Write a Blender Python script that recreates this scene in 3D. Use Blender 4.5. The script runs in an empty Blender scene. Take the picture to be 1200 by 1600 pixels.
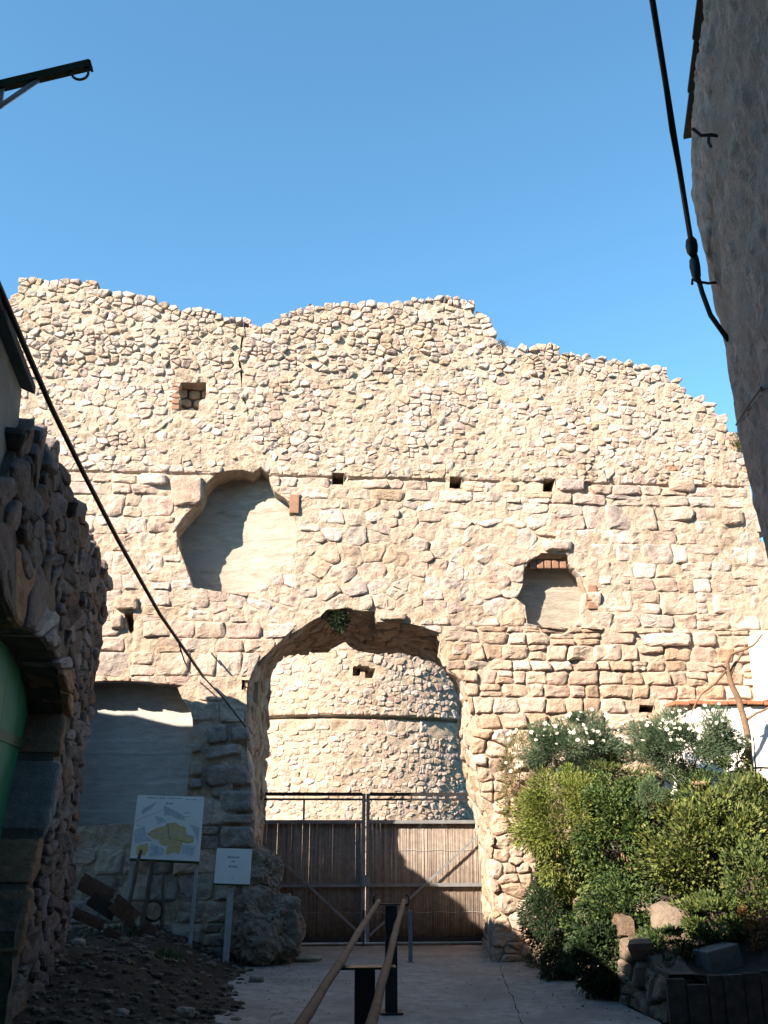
import bpy, bmesh, math, random
import numpy as np
from mathutils import Vector, Matrix, noise
from mathutils.geometry import delaunay_2d_cdt

# ------------------------------------------------------------------ camera, sky, sun, exposure
sc = bpy.context.scene
FPX = 1500.0
YAW = math.radians(4); PITCH = math.atan(490/1500)
EYE = Vector((0, 0, 1.65))
cam = bpy.data.cameras.new('camera'); camo = bpy.data.objects.new('camera', cam)
sc.collection.objects.link(camo); sc.camera = camo
cam.sensor_fit = 'VERTICAL'; cam.sensor_height = 36; cam.lens = FPX/1600*36
cam.clip_start = .05; cam.clip_end = 3000
camo.location = EYE; camo.rotation_euler = (math.pi/2+PITCH, 0, -YAW)

SUN_AZ = math.radians(50)          # left of the castle wall's normal, behind the camera
SUN_EL = math.radians(33.5)
TO_SUN = Vector((-math.sin(SUN_AZ)*math.cos(SUN_EL), -math.cos(SUN_AZ)*math.cos(SUN_EL), math.sin(SUN_EL)))
w = bpy.data.worlds.new('World'); sc.world = w; w.use_nodes = True
nt = w.node_tree; nt.nodes.clear()
sky = nt.nodes.new('ShaderNodeTexSky'); sky.sky_type = 'NISHITA'; sky.sun_disc = False
sky.sun_elevation = SUN_EL; sky.sun_rotation = math.atan2(TO_SUN.x, TO_SUN.y)
sky.altitude = 300; sky.air_density = 1.0; sky.dust_density = .1; sky.ozone_density = 1.5
bg = nt.nodes.new('ShaderNodeBackground'); bg.inputs['Strength'].default_value = .087
out = nt.nodes.new('ShaderNodeOutputWorld')
tw = nt.nodes.new('ShaderNodeMix'); tw.data_type = 'RGBA'; tw.blend_type = 'MULTIPLY'; tw.inputs[0].default_value = 1; tw.inputs[7].default_value = (.61, .965, 1.0, 1)
nt.links.new(sky.outputs[0], tw.inputs[6]); nt.links.new(tw.outputs[2], bg.inputs[0]); nt.links.new(bg.outputs[0], out.inputs[0])
sl = bpy.data.lights.new('sun', 'SUN'); sl.energy = 5.0; sl.angle = math.radians(.5); sl.color = (1, .84, .67)
so = bpy.data.objects.new('sun', sl); sc.collection.objects.link(so)
so.rotation_euler = TO_SUN.to_track_quat('Z', 'Y').to_euler(); so.location = (-20, -20, 30)
sc.view_settings.view_transform = 'Standard'; sc.view_settings.look = 'None'
sc.view_settings.gamma = 1; sc.view_settings.exposure = 1.85
sc.render.resolution_x = 768; sc.render.resolution_y = 1024

# ------------------------------------------------------------------ pixel -> place
_fh = Vector((math.sin(YAW), math.cos(YAW), 0)); _R = Vector((math.cos(YAW), -math.sin(YAW), 0))
_F = _fh*math.cos(PITCH)+Vector((0, 0, math.sin(PITCH))); _U = Vector((0, 0, math.cos(PITCH)))-_fh*math.sin(PITCH)
def ray(x, y): return _F+_R*((x-600)/FPX)+_U*((800-y)/FPX)
def onY(x, y, Y): r = ray(x, y); return EYE+r*(Y/r.y)
def onZ(x, y, z=0): r = ray(x, y); return EYE+r*((z-EYE.z)/r.z)
def onP(x, y, p0, n): r = ray(x, y); return EYE+r*((p0-EYE).dot(n)/r.dot(n))
def topx(p):
    d = p-EYE; z = d.dot(_F)
    if z < .1: return None
    return (600+FPX*d.dot(_R)/z, 800-FPX*d.dot(_U)/z, z)
RNG = random.Random(7)
def nz(p, f=1.0, s=0.0): return noise.noise(Vector((p[0]*f+s, p[1]*f-s*.7, p[2]*f+s*1.3)))
def sm(a, b, x):
    t = min(1, max(0, (x-a)/(b-a))); return t*t*(3-2*t)

# ------------------------------------------------------------------ materials
def newmat(name):
    m = bpy.data.materials.new(name); m.use_nodes = True
    n = m.node_tree; n.nodes.clear()
    return m, n
def N(nt, t, **k):
    n = nt.nodes.new(t)
    for a, b in k.items():
        if a in n.inputs: n.inputs[a].default_value = b
        else: setattr(n, a, b)
    return n
def ramp(nt, src, stops):
    r = nt.nodes.new('ShaderNodeValToRGB'); nt.links.new(src, r.inputs[0])
    els = r.color_ramp.elements
    while len(els) < len(stops): els.new(.5)
    for e, (p, c) in zip(els, stops): e.position = p; e.color = (c[0], c[1], c[2], 1) if not isinstance(c, float) else (c, c, c, 1)
    return r
def mixc(nt, a, b, fac, mode='MIX'):
    m = nt.nodes.new('ShaderNodeMix'); m.data_type = 'RGBA'; m.blend_type = mode
    for s, i in ((fac, 0), (a, 6), (b, 7)):
        if isinstance(s, (int, float)): m.inputs[i].default_value = s
        elif isinstance(s, tuple): m.inputs[i].default_value = (*s, 1)
        else: nt.links.new(s, m.inputs[i])
    return m.outputs[2]
def mat(name, base=None, tint=False, rough=.9, var=.35, scale=6, bump=.5, bscale=30, dist=.01, stains=None, metal=0, spec=.3, stretch=None, trans=0, weather=0):
    """base colour (or the 'tint' attribute) varied by noise, with fine relief"""
    m, nt = newmat(name)
    o = N(nt, 'ShaderNodeOutputMaterial'); b = N(nt, 'ShaderNodeBsdfPrincipled', Roughness=rough, Metallic=metal)
    b.inputs['Specular IOR Level'].default_value = spec
    g = N(nt, 'ShaderNodeNewGeometry')
    co = g.outputs['Position']
    if stretch:
        mp = N(nt, 'ShaderNodeMapping'); mp.inputs['Scale'].default_value = stretch
        nt.links.new(co, mp.inputs[0]); co = mp.outputs[0]
    if tint:
        a = N(nt, 'ShaderNodeAttribute', attribute_name='tint'); col = a.outputs['Color']
    else:
        rgb = N(nt, 'ShaderNodeRGB'); rgb.outputs[0].default_value = (*base, 1); col = rgb.outputs[0]
    n1 = N(nt, 'ShaderNodeTexNoise', Scale=scale, Detail=8.0, Roughness=.65); nt.links.new(co, n1.inputs['Vector'])
    r1 = ramp(nt, n1.outputs['Fac'], [(.28, 1-var), (.72, 1+var*.4)])
    col = mixc(nt, col, r1.outputs[0], 1.0, 'MULTIPLY')
    n2 = N(nt, 'ShaderNodeTexNoise', Scale=scale*.19, Detail=5.0); nt.links.new(co, n2.inputs['Vector'])
    if stains:
        r2 = ramp(nt, n2.outputs['Fac'], [(.45, 0.0), (.68, 1.0)])
        col = mixc(nt, col, stains, r2.outputs[0])
    if weather:
        n4 = N(nt, 'ShaderNodeTexNoise', Scale=.55, Detail=6.0, Roughness=.6); nt.links.new(g.outputs['Position'], n4.inputs['Vector'])
        r4 = ramp(nt, n4.outputs['Fac'], [(.32, (1-weather, 1-weather*1.15, 1-weather*1.5)), (.5, (1.0, 1.0, 1.0)), (.7, (1.06, 1.04, 1.03))])
        col = mixc(nt, col, r4.outputs[0], 1.0, 'MULTIPLY')
        mp4 = N(nt, 'ShaderNodeMapping'); mp4.inputs['Scale'].default_value = (2.6, 2.6, .35); nt.links.new(g.outputs['Position'], mp4.inputs[0])
        n5 = N(nt, 'ShaderNodeTexNoise', Scale=1.0, Detail=5.0, Roughness=.6); nt.links.new(mp4.outputs[0], n5.inputs['Vector'])
        r5 = ramp(nt, n5.outputs['Fac'], [(.3, (.8, .78, .77)), (.46, (1.0, 1.0, 1.0))])
        col = mixc(nt, col, r5.outputs[0], 1.0, 'MULTIPLY')
    nt.links.new(col, b.inputs['Base Color'])
    if bump:
        n3 = N(nt, 'ShaderNodeTexNoise', Scale=bscale, Detail=10.0, Roughness=.7); nt.links.new(co, n3.inputs['Vector'])
        bm = N(nt, 'ShaderNodeBump', Strength=bump, Distance=dist); nt.links.new(n3.outputs['Fac'], bm.inputs['Height'])
        nt.links.new(bm.outputs[0], b.inputs['Normal'])
    sh = b.outputs[0]
    if trans:
        tl = N(nt, 'ShaderNodeBsdfTranslucent'); nt.links.new(col, tl.inputs[0])
        mx = N(nt, 'ShaderNodeMixShader'); mx.inputs[0].default_value = trans
        nt.links.new(sh, mx.inputs[1]); nt.links.new(tl.outputs[0], mx.inputs[2]); sh = mx.outputs[0]
    nt.links.new(sh, o.inputs[0])
    return m

M = {}
M['stone'] = mat('limestone', tint=True, var=.42, scale=11, bump=1, bscale=40, dist=.03, weather=.1)
M['mortar'] = mat('lime_mortar', (.48, .39, .305), var=.45, scale=9, bump=1, bscale=30, dist=.035, stains=(.45, .36, .28), weather=.1)
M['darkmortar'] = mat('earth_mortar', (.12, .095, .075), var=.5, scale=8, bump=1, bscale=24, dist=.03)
M['concrete'] = mat('concrete_shade_tone', (.44, .44, .435), var=.38, scale=4, bump=.6, bscale=14, dist=.01, stretch=(1, 1, 4), stains=(.37, .37, .365))  # infill concrete for the shaded breach, colour lightened to offset the shadow
M['fill'] = mat('concrete_sun_tone', (.345, .315, .27), var=.45, scale=5, bump=.8, bscale=16, dist=.02, stretch=(1, 1, 3), stains=(.29, .265, .225))  # same infill concrete where the sun falls, colour darkened to offset it
M['brick'] = mat('old_brick', (.27, .155, .105), var=.35, scale=12, bump=.6, bscale=40)
M['path'] = mat('worn_concrete', (.29, .28, .265), var=.45, scale=7, bump=.7, bscale=45, dist=.01, stains=(.19, .18, .17))
M['earth'] = mat('bare_earth', (.055, .044, .035), var=.55, scale=6, bump=1, bscale=18, dist=.06, stains=(.04, .034, .027))
M['plaster'] = mat('grey_plaster', (.3, .26, .22), var=.35, scale=3, bump=.7, bscale=16, dist=.02, stains=(.22, .19, .165))
M['render'] = mat('rough_render', (.54, .37, .3), var=.6, scale=8, bump=1, bscale=30, dist=.06, stains=(.42, .285, .235))
M['white'] = mat('whitewash', (.78, .76, .72), var=.1, scale=3, bump=.5, bscale=12, dist=.02)
M['clay'] = mat('clay_tile', (.34, .15, .085), var=.4, scale=9, bump=.5, bscale=30)
M['oldclay'] = mat('old_clay', (.15, .075, .055), var=.5, scale=14, bump=.8, bscale=30)
M['dclay'] = mat('dark_tile', (.05, .04, .037), var=.4, scale=9, bump=.5, bscale=30)
M['steel'] = mat('grey_steel', (.2, .215, .23), rough=.55, var=.3, scale=9, bump=.15, bscale=40, metal=.2)
M['darksteel'] = mat('black_steel', (.022, .022, .026), rough=.5, var=.3, scale=10, bump=.1, bscale=40)
M['galv'] = mat('galvanised_steel', (.42, .45, .47), rough=.5, var=.2, scale=12, bump=.1, bscale=50, metal=.25)
M['wood'] = mat('worn_wood', (.17, .105, .07), rough=.75, var=.5, scale=10, bump=.5, bscale=30, stretch=(1, 1, 1))
M['oldwood'] = mat('weathered_wood', (.09, .07, .06), rough=.85, var=.5, scale=10, bump=.7, bscale=30)
M['greywood'] = mat('grey_wood', (.12, .125, .13), rough=.85, var=.4, scale=8, bump=.7, bscale=30)
M['reed'] = mat('reed', tint=True, rough=.45, var=.35, scale=14, bump=.3, bscale=60, spec=.5, trans=.4)
M['green'] = mat('green_paint', (.02, .13, .07), rough=.32, var=.25, scale=5, bump=.15, bscale=20, spec=.6)
M['dgreen'] = mat('dark_green_paint', (.03, .05, .02), rough=.45, var=.3, scale=9, bump=.1)
M['cable'] = mat('black_rubber', (.02, .018, .018), rough=.6, var=.2, bump=0)
M['board'] = mat('white_enamel', (.82, .83, .84), rough=.35, var=.06, scale=6, bump=0, spec=.5)
M['ink'] = mat('faded_ink', (.22, .25, .3), rough=.5, var=.1, bump=0)
M['mapyellow'] = mat('map_yellow', (.66, .53, .27), rough=.4, var=.25, scale=25, bump=0)
M['mapblue'] = mat('map_blue', (.58, .66, .73), rough=.4, var=.3, scale=20, bump=0)
M['mapgrey'] = mat('map_grey', (.55, .57, .63), rough=.4, var=.3, scale=20, bump=0)
M['leaf'] = mat('leaf', tint=True, rough=.55, var=.25, scale=20, bump=0, trans=.3, spec=.35)
M['petal'] = mat('petal', (.8, .78, .66), rough=.7, var=.1, bump=0, trans=.2)
M['bark'] = mat('bark', (.2, .13, .085), var=.45, scale=12, bump=.8, bscale=35)
M['porcelain'] = mat('dark_porcelain', (.014, .012, .012), rough=.5, var=.2, bump=0)

# ------------------------------------------------------------------ mesh helpers
ORI = {}
class MB:
    def __init__(s): s.v = []; s.f = []; s.c = []
    def add(s, vs, fs, col=None):
        k = len(s.v); s.v.extend(vs); s.f.extend([tuple(i+k for i in f) for f in fs])
        s.c.extend([col]*len(vs))
        return s
    def build(s, name, m, parent=None, smooth=False, kind=None, origin=None):
        me = bpy.data.meshes.new(name)
        xs = np.array([tuple(v) for v in s.v], dtype=np.float64)
        if origin is None:
            c = (xs.min(0)+xs.max(0))/2
            if parent is None: c[2] = xs[:, 2].min()
        else: c = np.array(origin)
        me.from_pydata((xs-c).tolist(), [], s.f)
        if any(x is not None for x in s.c):
            at = me.attributes.new('tint', 'FLOAT_COLOR', 'POINT')
            arr = np.array([(x[0], x[1], x[2], 1) if x is not None else (.4, .4, .4, 1) for x in s.c], dtype=np.float32)
            at.data.foreach_set('color', arr.ravel())
        if smooth: me.polygons.foreach_set('use_smooth', [True]*len(me.polygons))
        me.materials.append(m); me.update()
        o = bpy.data.objects.new(name, me); sc.collection.objects.link(o)
        ORI[o.name] = Vector(c)
        if parent is not None:
            o.parent = parent; o.location = Vector(c)-ORI[parent.name]
        else: o.location = Vector(c)
        if kind: o['kind'] = kind
        return o
def root(name, label, cat, loc, group=None):
    o = bpy.data.objects.new(name, None); sc.collection.objects.link(o); o.location = loc
    o.empty_display_size = .2
    ORI[o.name] = Vector(loc); return tag(o, label, cat, group)
def tag(o, label, cat, group=None):
    o['label'] = label; o['category'] = cat
    if group: o['group'] = group
    return o
def hexa(mb, p, col=None):       # 8 points: bottom 4 then top 4
    return mb.add([Vector(q) for q in p], [(0, 3, 2, 1), (4, 5, 6, 7), (0, 1, 5, 4), (1, 2, 6, 5), (2, 3, 7, 6), (3, 0, 4, 7)], col)
def box(mb, c, sx, sy, sz, rot=None, col=None, bev=0.0):
    R = rot or Matrix.Identity(3); c = Vector(c)
    if bev:
        bm = bmesh.new(); bmesh.ops.create_cube(bm, size=1)
        for v in bm.verts: v.co = Vector((v.co.x*sx, v.co.y*sy, v.co.z*sz))
        bmesh.ops.bevel(bm, geom=bm.edges[:], offset=bev, segments=2, affect='EDGES', profile=.6)
        bm.verts.ensure_lookup_table()
        mb.add([c+R@v.co for v in bm.verts], [tuple(v.index for v in f.verts) for f in bm.faces], col); bm.free(); return mb
    return hexa(mb, [c+R@Vector((x*sx/2, y*sy/2, z*sz/2)) for z in (-1, 1) for x, y in ((-1, -1), (1, -1), (1, 1), (-1, 1))], col)
def frame_of(d):
    d = d.normalized(); a = Vector((0, 0, 1)) if abs(d.z) < .9 else Vector((1, 0, 0))
    x = d.cross(a).normalized(); return x, x.cross(d).normalized()
def tube(mb, pts, rad, n=8, col=None, caps=True, wob=0):
    pts = [Vector(p) for p in pts]; vs = []; fs = []
    rad = rad if isinstance(rad, (list, tuple)) else [rad]*len(pts)
    x = None
    for i, p in enumerate(pts):
        d = (pts[min(i+1, len(pts)-1)]-pts[max(i-1, 0)]).normalized()
        if x is None: x, y = frame_of(d)
        else:
            x = (x-d*x.dot(d)).normalized(); y = d.cross(x)*-1; y = x.cross(d)
        for k in range(n):
            a = 2*math.pi*k/n; q = p+(x*math.cos(a)+y*math.sin(a))*rad[i]
            if wob: q = q+Vector((nz(q, 9), nz(q, 9, 5), nz(q, 9, 9)))*wob
            vs.append(q)
    for i in range(len(pts)-1):
        for k in range(n):
            fs.append((i*n+k, i*n+(k+1) % n, (i+1)*n+(k+1) % n, (i+1)*n+k))
    if caps:
        fs.append(tuple(range(n-1, -1, -1))); fs.append(tuple((len(pts)-1)*n+k for k in range(n)))
    return mb.add(vs, fs, col)
def bar(mb, a, b, wx, wy, up=(0, -1, 0), col=None):   # rectangular bar from a to b
    a, b = Vector(a), Vector(b); d = (b-a).normalized(); u = Vector(up); x = d.cross(u).normalized(); y = x.cross(d).normalized()
    return hexa(mb, [p+x*(sx*wx/2)+y*(sy*wy/2) for p in (a, b) for sx, sy in ((-1, -1), (1, -1), (1, 1), (-1, 1))], col)
def grid(mb, nu, nv, fn, col=None):
    vs = [fn(i/nu, j/nv) for j in range(nv+1) for i in range(nu+1)]
    fs = [(j*(nu+1)+i, j*(nu+1)+i+1, (j+1)*(nu+1)+i+1, (j+1)*(nu+1)+i) for j in range(nv) for i in range(nu)]
    return mb.add(vs, fs, col)
def lump(mb, c, rx, ry, rz, rng, amp=.25, sub=3, col=None, f=2.2, flat=0):
    bm = bmesh.new(); bmesh.ops.create_icosphere(bm, subdivisions=sub, radius=1)
    s = rng.random()*50; vs = []
    for v in bm.verts:
        p = v.co.copy()
        k = 1+amp*nz(p, f*.6, s)+amp*.5*nz(p, f*1.6, s+9)+amp*.3*nz(p, f*4, s+3)+(amp*.22*nz(p, f*9, s+6) if sub > 3 else 0)
        if flat: p = Vector([math.copysign(abs(a)**flat, a) for a in p])
        vs.append(Vector(c)+Vector((p.x*rx, p.y*ry, p.z*rz))*k)
    bm.verts.ensure_lookup_table()
    mb.add(vs, [tuple(v.index for v in fc.verts) for fc in bm.faces], col); bm.free(); return mb

# ------------------------------------------------------------------ 2-D tools
def pip(poly, p):
    x, y = p; c = False; n = len(poly); j = n-1
    for i in range(n):
        xi, yi = poly[i]; xj, yj = poly[j]
        if (yi > y) != (yj > y) and x < (xj-xi)*(y-yi)/(yj-yi)+xi: c = not c
        j = i
    return c
def pip_np(poly, P):
    x = P[:, 0]; y = P[:, 1]; c = np.zeros(len(P), bool); n = len(poly); j = n-1
    for i in range(n):
        xi, yi = poly[i]; xj, yj = poly[j]
        if yi != yj:
            c ^= ((yi > y) != (yj > y)) & (x < (xj-xi)*(y-yi)/(yj-yi)+xi)
        j = i
    return c
def dpoly(poly, P, closed=True):
    d = np.full(len(P), 1e9); n = len(poly)
    for i in range(n if closed else n-1):
        a = np.array(poly[i]); b = np.array(poly[(i+1) % n]); ab = b-a
        t = np.clip(((P-a)@ab)/max(ab@ab, 1e-12), 0, 1)
        d = np.minimum(d, np.hypot(*(P-(a+t[:, None]*ab)).T))
    return d
def resample(poly, step, closed=True, jit=0, rng=RNG):
    o = []; n = len(poly)
    for i in range(n if closed else n-1):
        a = poly[i]; b = poly[(i+1) % n]; L = math.dist(a, b); k = max(1, int(L/step+.5))
        for t in range(k):
            q = [a[m]+(b[m]-a[m])*t/k for m in range(len(a))]
            if jit: q = [c+rng.uniform(-jit, jit) for c in q]
            o.append(tuple(q))
    if not closed: o.append(tuple(poly[-1]))
    return o
def area(p): return .5*sum(p[i][0]*p[(i+1) % len(p)][1]-p[(i+1) % len(p)][0]*p[i][1] for i in range(len(p)))
def cen(p): return (sum(q[0] for q in p)/len(p), sum(q[1] for q in p)/len(p))
def clip(poly, m, n):
    o = []; L = len(poly)
    ds = [(q[0]-m[0])*n[0]+(q[1]-m[1])*n[1] for q in poly]
    for i in range(L):
        a, b = poly[i], poly[(i+1) % L]; da, db = ds[i], ds[(i+1) % L]
        if da <= 0: o.append(a)
        if (da < 0 < db) or (db < 0 < da):
            t = da/(da-db); o.append((a[0]+(b[0]-a[0])*t, a[1]+(b[1]-a[1])*t))
    return o
def voronoi(seeds, asp, size, bx=None):
    S = [(u/asp, v) for u, v in seeds]; g = {}; cs = size*1.5
    for i, (u, v) in enumerate(S): g.setdefault((int(u//cs), int(v//cs)), []).append(i)
    res = []
    for i, (u, v) in enumerate(S):
        a, b = int(u//cs), int(v//cs)
        nb = [j for x in (-2, -1, 0, 1, 2) for y in (-2, -1, 0, 1, 2) for j in g.get((a+x, b+y), ()) if j != i]
        nb.sort(key=lambda j: (S[j][0]-u)**2+(S[j][1]-v)**2)
        R = size*1.6; poly = [(u-R, v-R), (u+R, v-R), (u+R, v+R), (u-R, v+R)]
        for j in nb[:26]:
            dx, dy = S[j][0]-u, S[j][1]-v
            poly = clip(poly, (u+dx/2, v+dy/2), (dx, dy))
            if len(poly) < 3: break
        if bx and len(poly) >= 3:
            for m_, n_ in (((0, bx[0]), (0, -1)), ((0, bx[1]), (0, 1))):
                poly = clip(poly, m_, n_)
                if len(poly) < 3: break
        if len(poly) >= 3 and bx:
            for m_, n_ in (((bx[2]/asp, 0), (-1, 0)), ((bx[3]/asp, 0), (1, 0))):
                poly = clip(poly, m_, n_)
                if len(poly) < 3: break
        if len(poly) >= 3: res.append([(x*asp, y) for x, y in poly])
    return res
def rows(u0, u1, v0, v1, hw, sp, rng, jit=.3, small=.2):
    o = []; v = v0
    while v < v1:
        h = rng.uniform(*hw); u = u0+rng.uniform(-sp[1], 0)
        while u < u1:
            s = rng.uniform(*sp)
            if rng.random() < small:
                s *= .55; o.append((u+s/2+rng.uniform(-.2, .2)*s, v+h*.24)); o.append((u+s/2+rng.uniform(-.2, .2)*s, v+h*.76))
            else: o.append((u+s/2+rng.uniform(-jit, jit)*s*.6, v+h/2+rng.uniform(-jit, jit)*h))
            u += s
        v += h
    return o
def courses(u0, u1, v0, v1, hw, sp, rng, wave=.02, split=.12, seed=0.0):
    cells = []; v = v0; k = 0
    def line(k, base): return lambda u: base+wave*1.6*noise.noise(Vector((u*1.3, k*7.3+seed, 0)))+wave*noise.noise(Vector((u*5, k*3.1+seed, 4)))
    while v < v1-.03:
        h = rng.uniform(*hw)
        if v1-(v+h) < hw[0]*.6: h = v1-v
        lo, hi = line(k, v), line(k+1, v+h); u = u0-rng.uniform(0, sp[0]); tl = rng.uniform(-.02, .02)
        while u < u1:
            s = rng.uniform(*sp)*(1.25 if rng.random() < .2 else 1)
            tr = rng.uniform(-.03, .03)
            a, b = u, u+s
            q = [(a+tl, lo(a)), ((a+b)/2, lo((a+b)/2)), (b+tr, lo(b)), (b-tr, hi(b)), ((a+b)/2, hi((a+b)/2)), (a-tl, hi(a))]
            if rng.random() < split:
                f = rng.uniform(.4, .6); m1 = (a, lo(a)+(hi(a)-lo(a))*f+rng.uniform(-.02, .02)); m2 = (b, lo(b)+(hi(b)-lo(b))*f+rng.uniform(-.02, .02))
                cells.append([q[0], q[1], q[2], m2, m1]); cells.append([m1, m2, q[3], q[4], q[5]])
            else: cells.append(q)
            tl = tr; u += s
        v += h; k += 1
    return cells
def soften(poly, times=1):
    for _ in range(times):
        o = []
        for i in range(len(poly)):
            a, b = poly[i], poly[(i+1) % len(poly)]
            o.append((a[0]*.9+b[0]*.1, a[1]*.9+b[1]*.1)); o.append((a[0]*.1+b[0]*.9, a[1]*.1+b[1]*.9))
        poly = o
    return poly
def seg_n(poly, n):
    L = [math.dist(poly[i], poly[(i+1) % len(poly)]) for i in range(len(poly))]; T = sum(L); o = []; i = 0; acc = 0
    for k in range(n):
        t = T*k/n
        while acc+L[i] < t and i < len(poly)-1: acc += L[i]; i += 1
        f = (t-acc)/max(L[i], 1e-9); a, b = poly[i], poly[(i+1) % len(poly)]
        o.append((a[0]+(b[0]-a[0])*f, a[1]+(b[1]-a[1])*f))
    return o

# ------------------------------------------------------------------ stones
PAL = {
 'cream': [(.49, .41, .31), (.54, .465, .365), (.48, .38, .29), (.45, .36, .25), (.44, .39, .33), (.56, .5, .42), (.49, .38, .31)],
 'warm': [(.48, .385, .275), (.52, .43, .32), (.45, .345, .24), (.44, .32, .21), (.53, .46, .37), (.42, .32, .24)],
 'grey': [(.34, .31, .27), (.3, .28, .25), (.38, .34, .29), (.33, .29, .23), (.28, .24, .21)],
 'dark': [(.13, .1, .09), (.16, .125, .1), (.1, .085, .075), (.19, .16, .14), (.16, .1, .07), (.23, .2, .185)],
}
def tintof(pal, rng):
    c = rng.choice(PAL[pal]); d = rng.choice(PAL[pal]); f = rng.random()*.6; k = rng.uniform(.86, 1.1)
    return tuple((c[i]*(1-f)+d[i]*f)*k*(1.04, 1.0, 1.07)[i] for i in range(3))
def stone(cell, H, mapf, rng, joint=.012, k=3.6, n=14, back=.06, rough=.012, tilt=.12, col=None, cap=False, soft=1, bulge=0):
    c = cen(cell)
    p = []
    for q in cell:
        dx, dy = q[0]-c[0], q[1]-c[1]; L = math.hypot(dx, dy) or 1
        f = max(.3, 1-joint/L*1.2); p.append((c[0]+dx*f, c[1]+dy*f))
    p = seg_n(soften(p, soft), n)
    tx, ty = rng.gauss(0, tilt), rng.gauss(0, tilt); s0 = rng.random()*100
    vs = []; rs = [(1, -back), (1, None), (.95, None), (.86, None), (.68, None), (.38, None)]
    jr = [1+rng.uniform(-.035, .035) for _ in p]
    for r, hb in rs:
        pr = math.sqrt(max(0, 1-r**k))
        for i, q in enumerate(p):
            u = c[0]+(q[0]-c[0])*r*jr[i]; v = c[1]+(q[1]-c[1])*r*jr[i]
            if hb is not None: h = hb
            else:
                nn = noise.noise(Vector((u*6, v*6, s0)))*rough*1.6+noise.noise(Vector((u*17, v*17, s0)))*rough
                h = H*pr*(1+bulge*(1-r))+nn*(.35+.65*pr)+((u-c[0])*tx+(v-c[1])*ty)*pr
            vs.append(mapf(u, v, h))
    vs.append(mapf(c[0], c[1], H*(1+bulge)+noise.noise(Vector((c[0]*6, c[1]*6, s0)))*rough))
    m = len(rs); fs = [(j*n+i, j*n+(i+1) % n, (j+1)*n+(i+1) % n, (j+1)*n+i) for j in range(m-1) for i in range(n)]
    fs += [((m-1)*n+i, (m-1)*n+(i+1) % n, m*n) for i in range(n)]
    if cap: fs.append(tuple(range(n-1, -1, -1)))
    return vs, fs, col, mapf(c[0], c[1], 0), abs(area(p))
def place_stones(L, parent, m, name='stone', limit=300, rest='small_stones', smooth=False):
    """the largest in the picture one by one, the others as one part"""
    def key(s):
        q = topx(s[3])
        if q is None or not (-10 < q[0] < 1210 and -10 < q[1] < 1610): return 0
        return s[4]/q[2]**2
    L = sorted(L, key=key, reverse=True)
    for s in L[:limit]:
        if key(s) <= 0 : break
        MB().add(s[0], s[1], s[2]).build(name, m, parent, smooth=smooth)
    R = MB()
    for s in L[limit:]: R.add(s[0], s[1], s[2])
    if R.v: R.build(rest, m, parent, smooth=smooth, kind='stuff')

def sheet(mb, outline, holes, step, mapf, rng, amp=.015, col=None, f=5, extra=None):
    """triangulated face with openings; interior points carry rough relief"""
    loops = [resample(outline, step*1.2)]+[resample(h, step*.7) for h in holes]
    us = [p[0] for p in outline]; vs = [p[1] for p in outline]
    gu = np.arange(min(us), max(us), step); gv = np.arange(min(vs), max(vs), step*.9)
    P = np.array([(u+rng.uniform(-.3, .3)*step, v+rng.uniform(-.3, .3)*step) for v in gv for u in gu])
    ok = pip_np(outline, P) & (dpoly(loops[0], P) > step*.5)
    for h in loops[1:]: ok &= ~pip_np(h, P) & (dpoly(h, P) > step*.4)
    pts = [tuple(p) for p in P[ok]]; E = []
    for l in loops:
        k = len(pts); pts += l; E += [(k+i, k+(i+1) % len(l)) for i in range(len(l))]
    r = delaunay_2d_cdt([Vector(p) for p in pts], E, [], 0, 1e-5)
    V = np.array([tuple(v) for v in r[0]]); T = [t for t in r[2]]
    C = np.array([V[list(t)].mean(0) for t in T])
    ins = pip_np(loops[0], C)
    for h in loops[1:]: ins &= ~pip_np(h, C)
    vv = []
    for u, v in V:
        h = amp*(noise.noise(Vector((u*f, v*f, 3)))+.6*noise.noise(Vector((u*f*3, v*f*3, 8))))
        if extra: h += extra(u, v)
        vv.append(mapf(u, v, h))
    mb.add(vv, [tuple(t) for t, i in zip(T, ins) if i], col)
    return loops
def reveal(mb, loop, depth, mapf, steps=4, amp=.03, col=None, closed=True):
    n = len(loop); vs = []
    for j in range(steps+1):
        for u, v in loop:
            a = amp if j else 0
            d = depth(u, v) if callable(depth) else depth
            vs.append(mapf(u+a*noise.noise(Vector((u*5, v*5, j*1.7))), v+a*noise.noise(Vector((u*5, v*5, j*1.7+9))), -d*j/steps))
    fs = [(j*n+i, j*n+(i+1) % n, (j+1)*n+(i+1) % n, (j+1)*n+i) for j in range(steps) for i in range(n if closed else n-1)]
    mb.add(vs, fs, col)

# ================================================================== GROUND
def structure(o): o['kind'] = 'structure'; return o
g = MB(); grid(g, 8, 8, lambda a, b: Vector((-400+800*a, -400+800*b, -.03)))
structure(g.build('ground', M['earth']))
YW = 13.2
def path_z(x, y): return .006*nz((x, y, 0), 1.5)
pm = MB()
pl = [(-1, -8), (2.4, -8), (2.75, 5), (3.06, 9.2), (2.95, 11.5), (2.85, 13.4), (2.7, 16.5), (-.75, 16.5), (-.9, 14), (-1.3, 12.4), (-1.3, 9.5), (-1.2, 5)]
crack_a = resample([tuple(onZ(x, y).xy) for x, y in ((775, 1490), (788, 1535), (800, 1560), (815, 1600))]+[(2.05, 6.0)], .12, False, .012)
crack = crack_a+[(x+.007+.004*math.sin(y*9), y) for x, y in reversed(crack_a)]
sheet(pm, pl, [crack], .25, lambda u, v, h: Vector((u, v, .012+h)), RNG, amp=.008, f=2)
structure(pm.build('path', M['path'], smooth=True))
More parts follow.
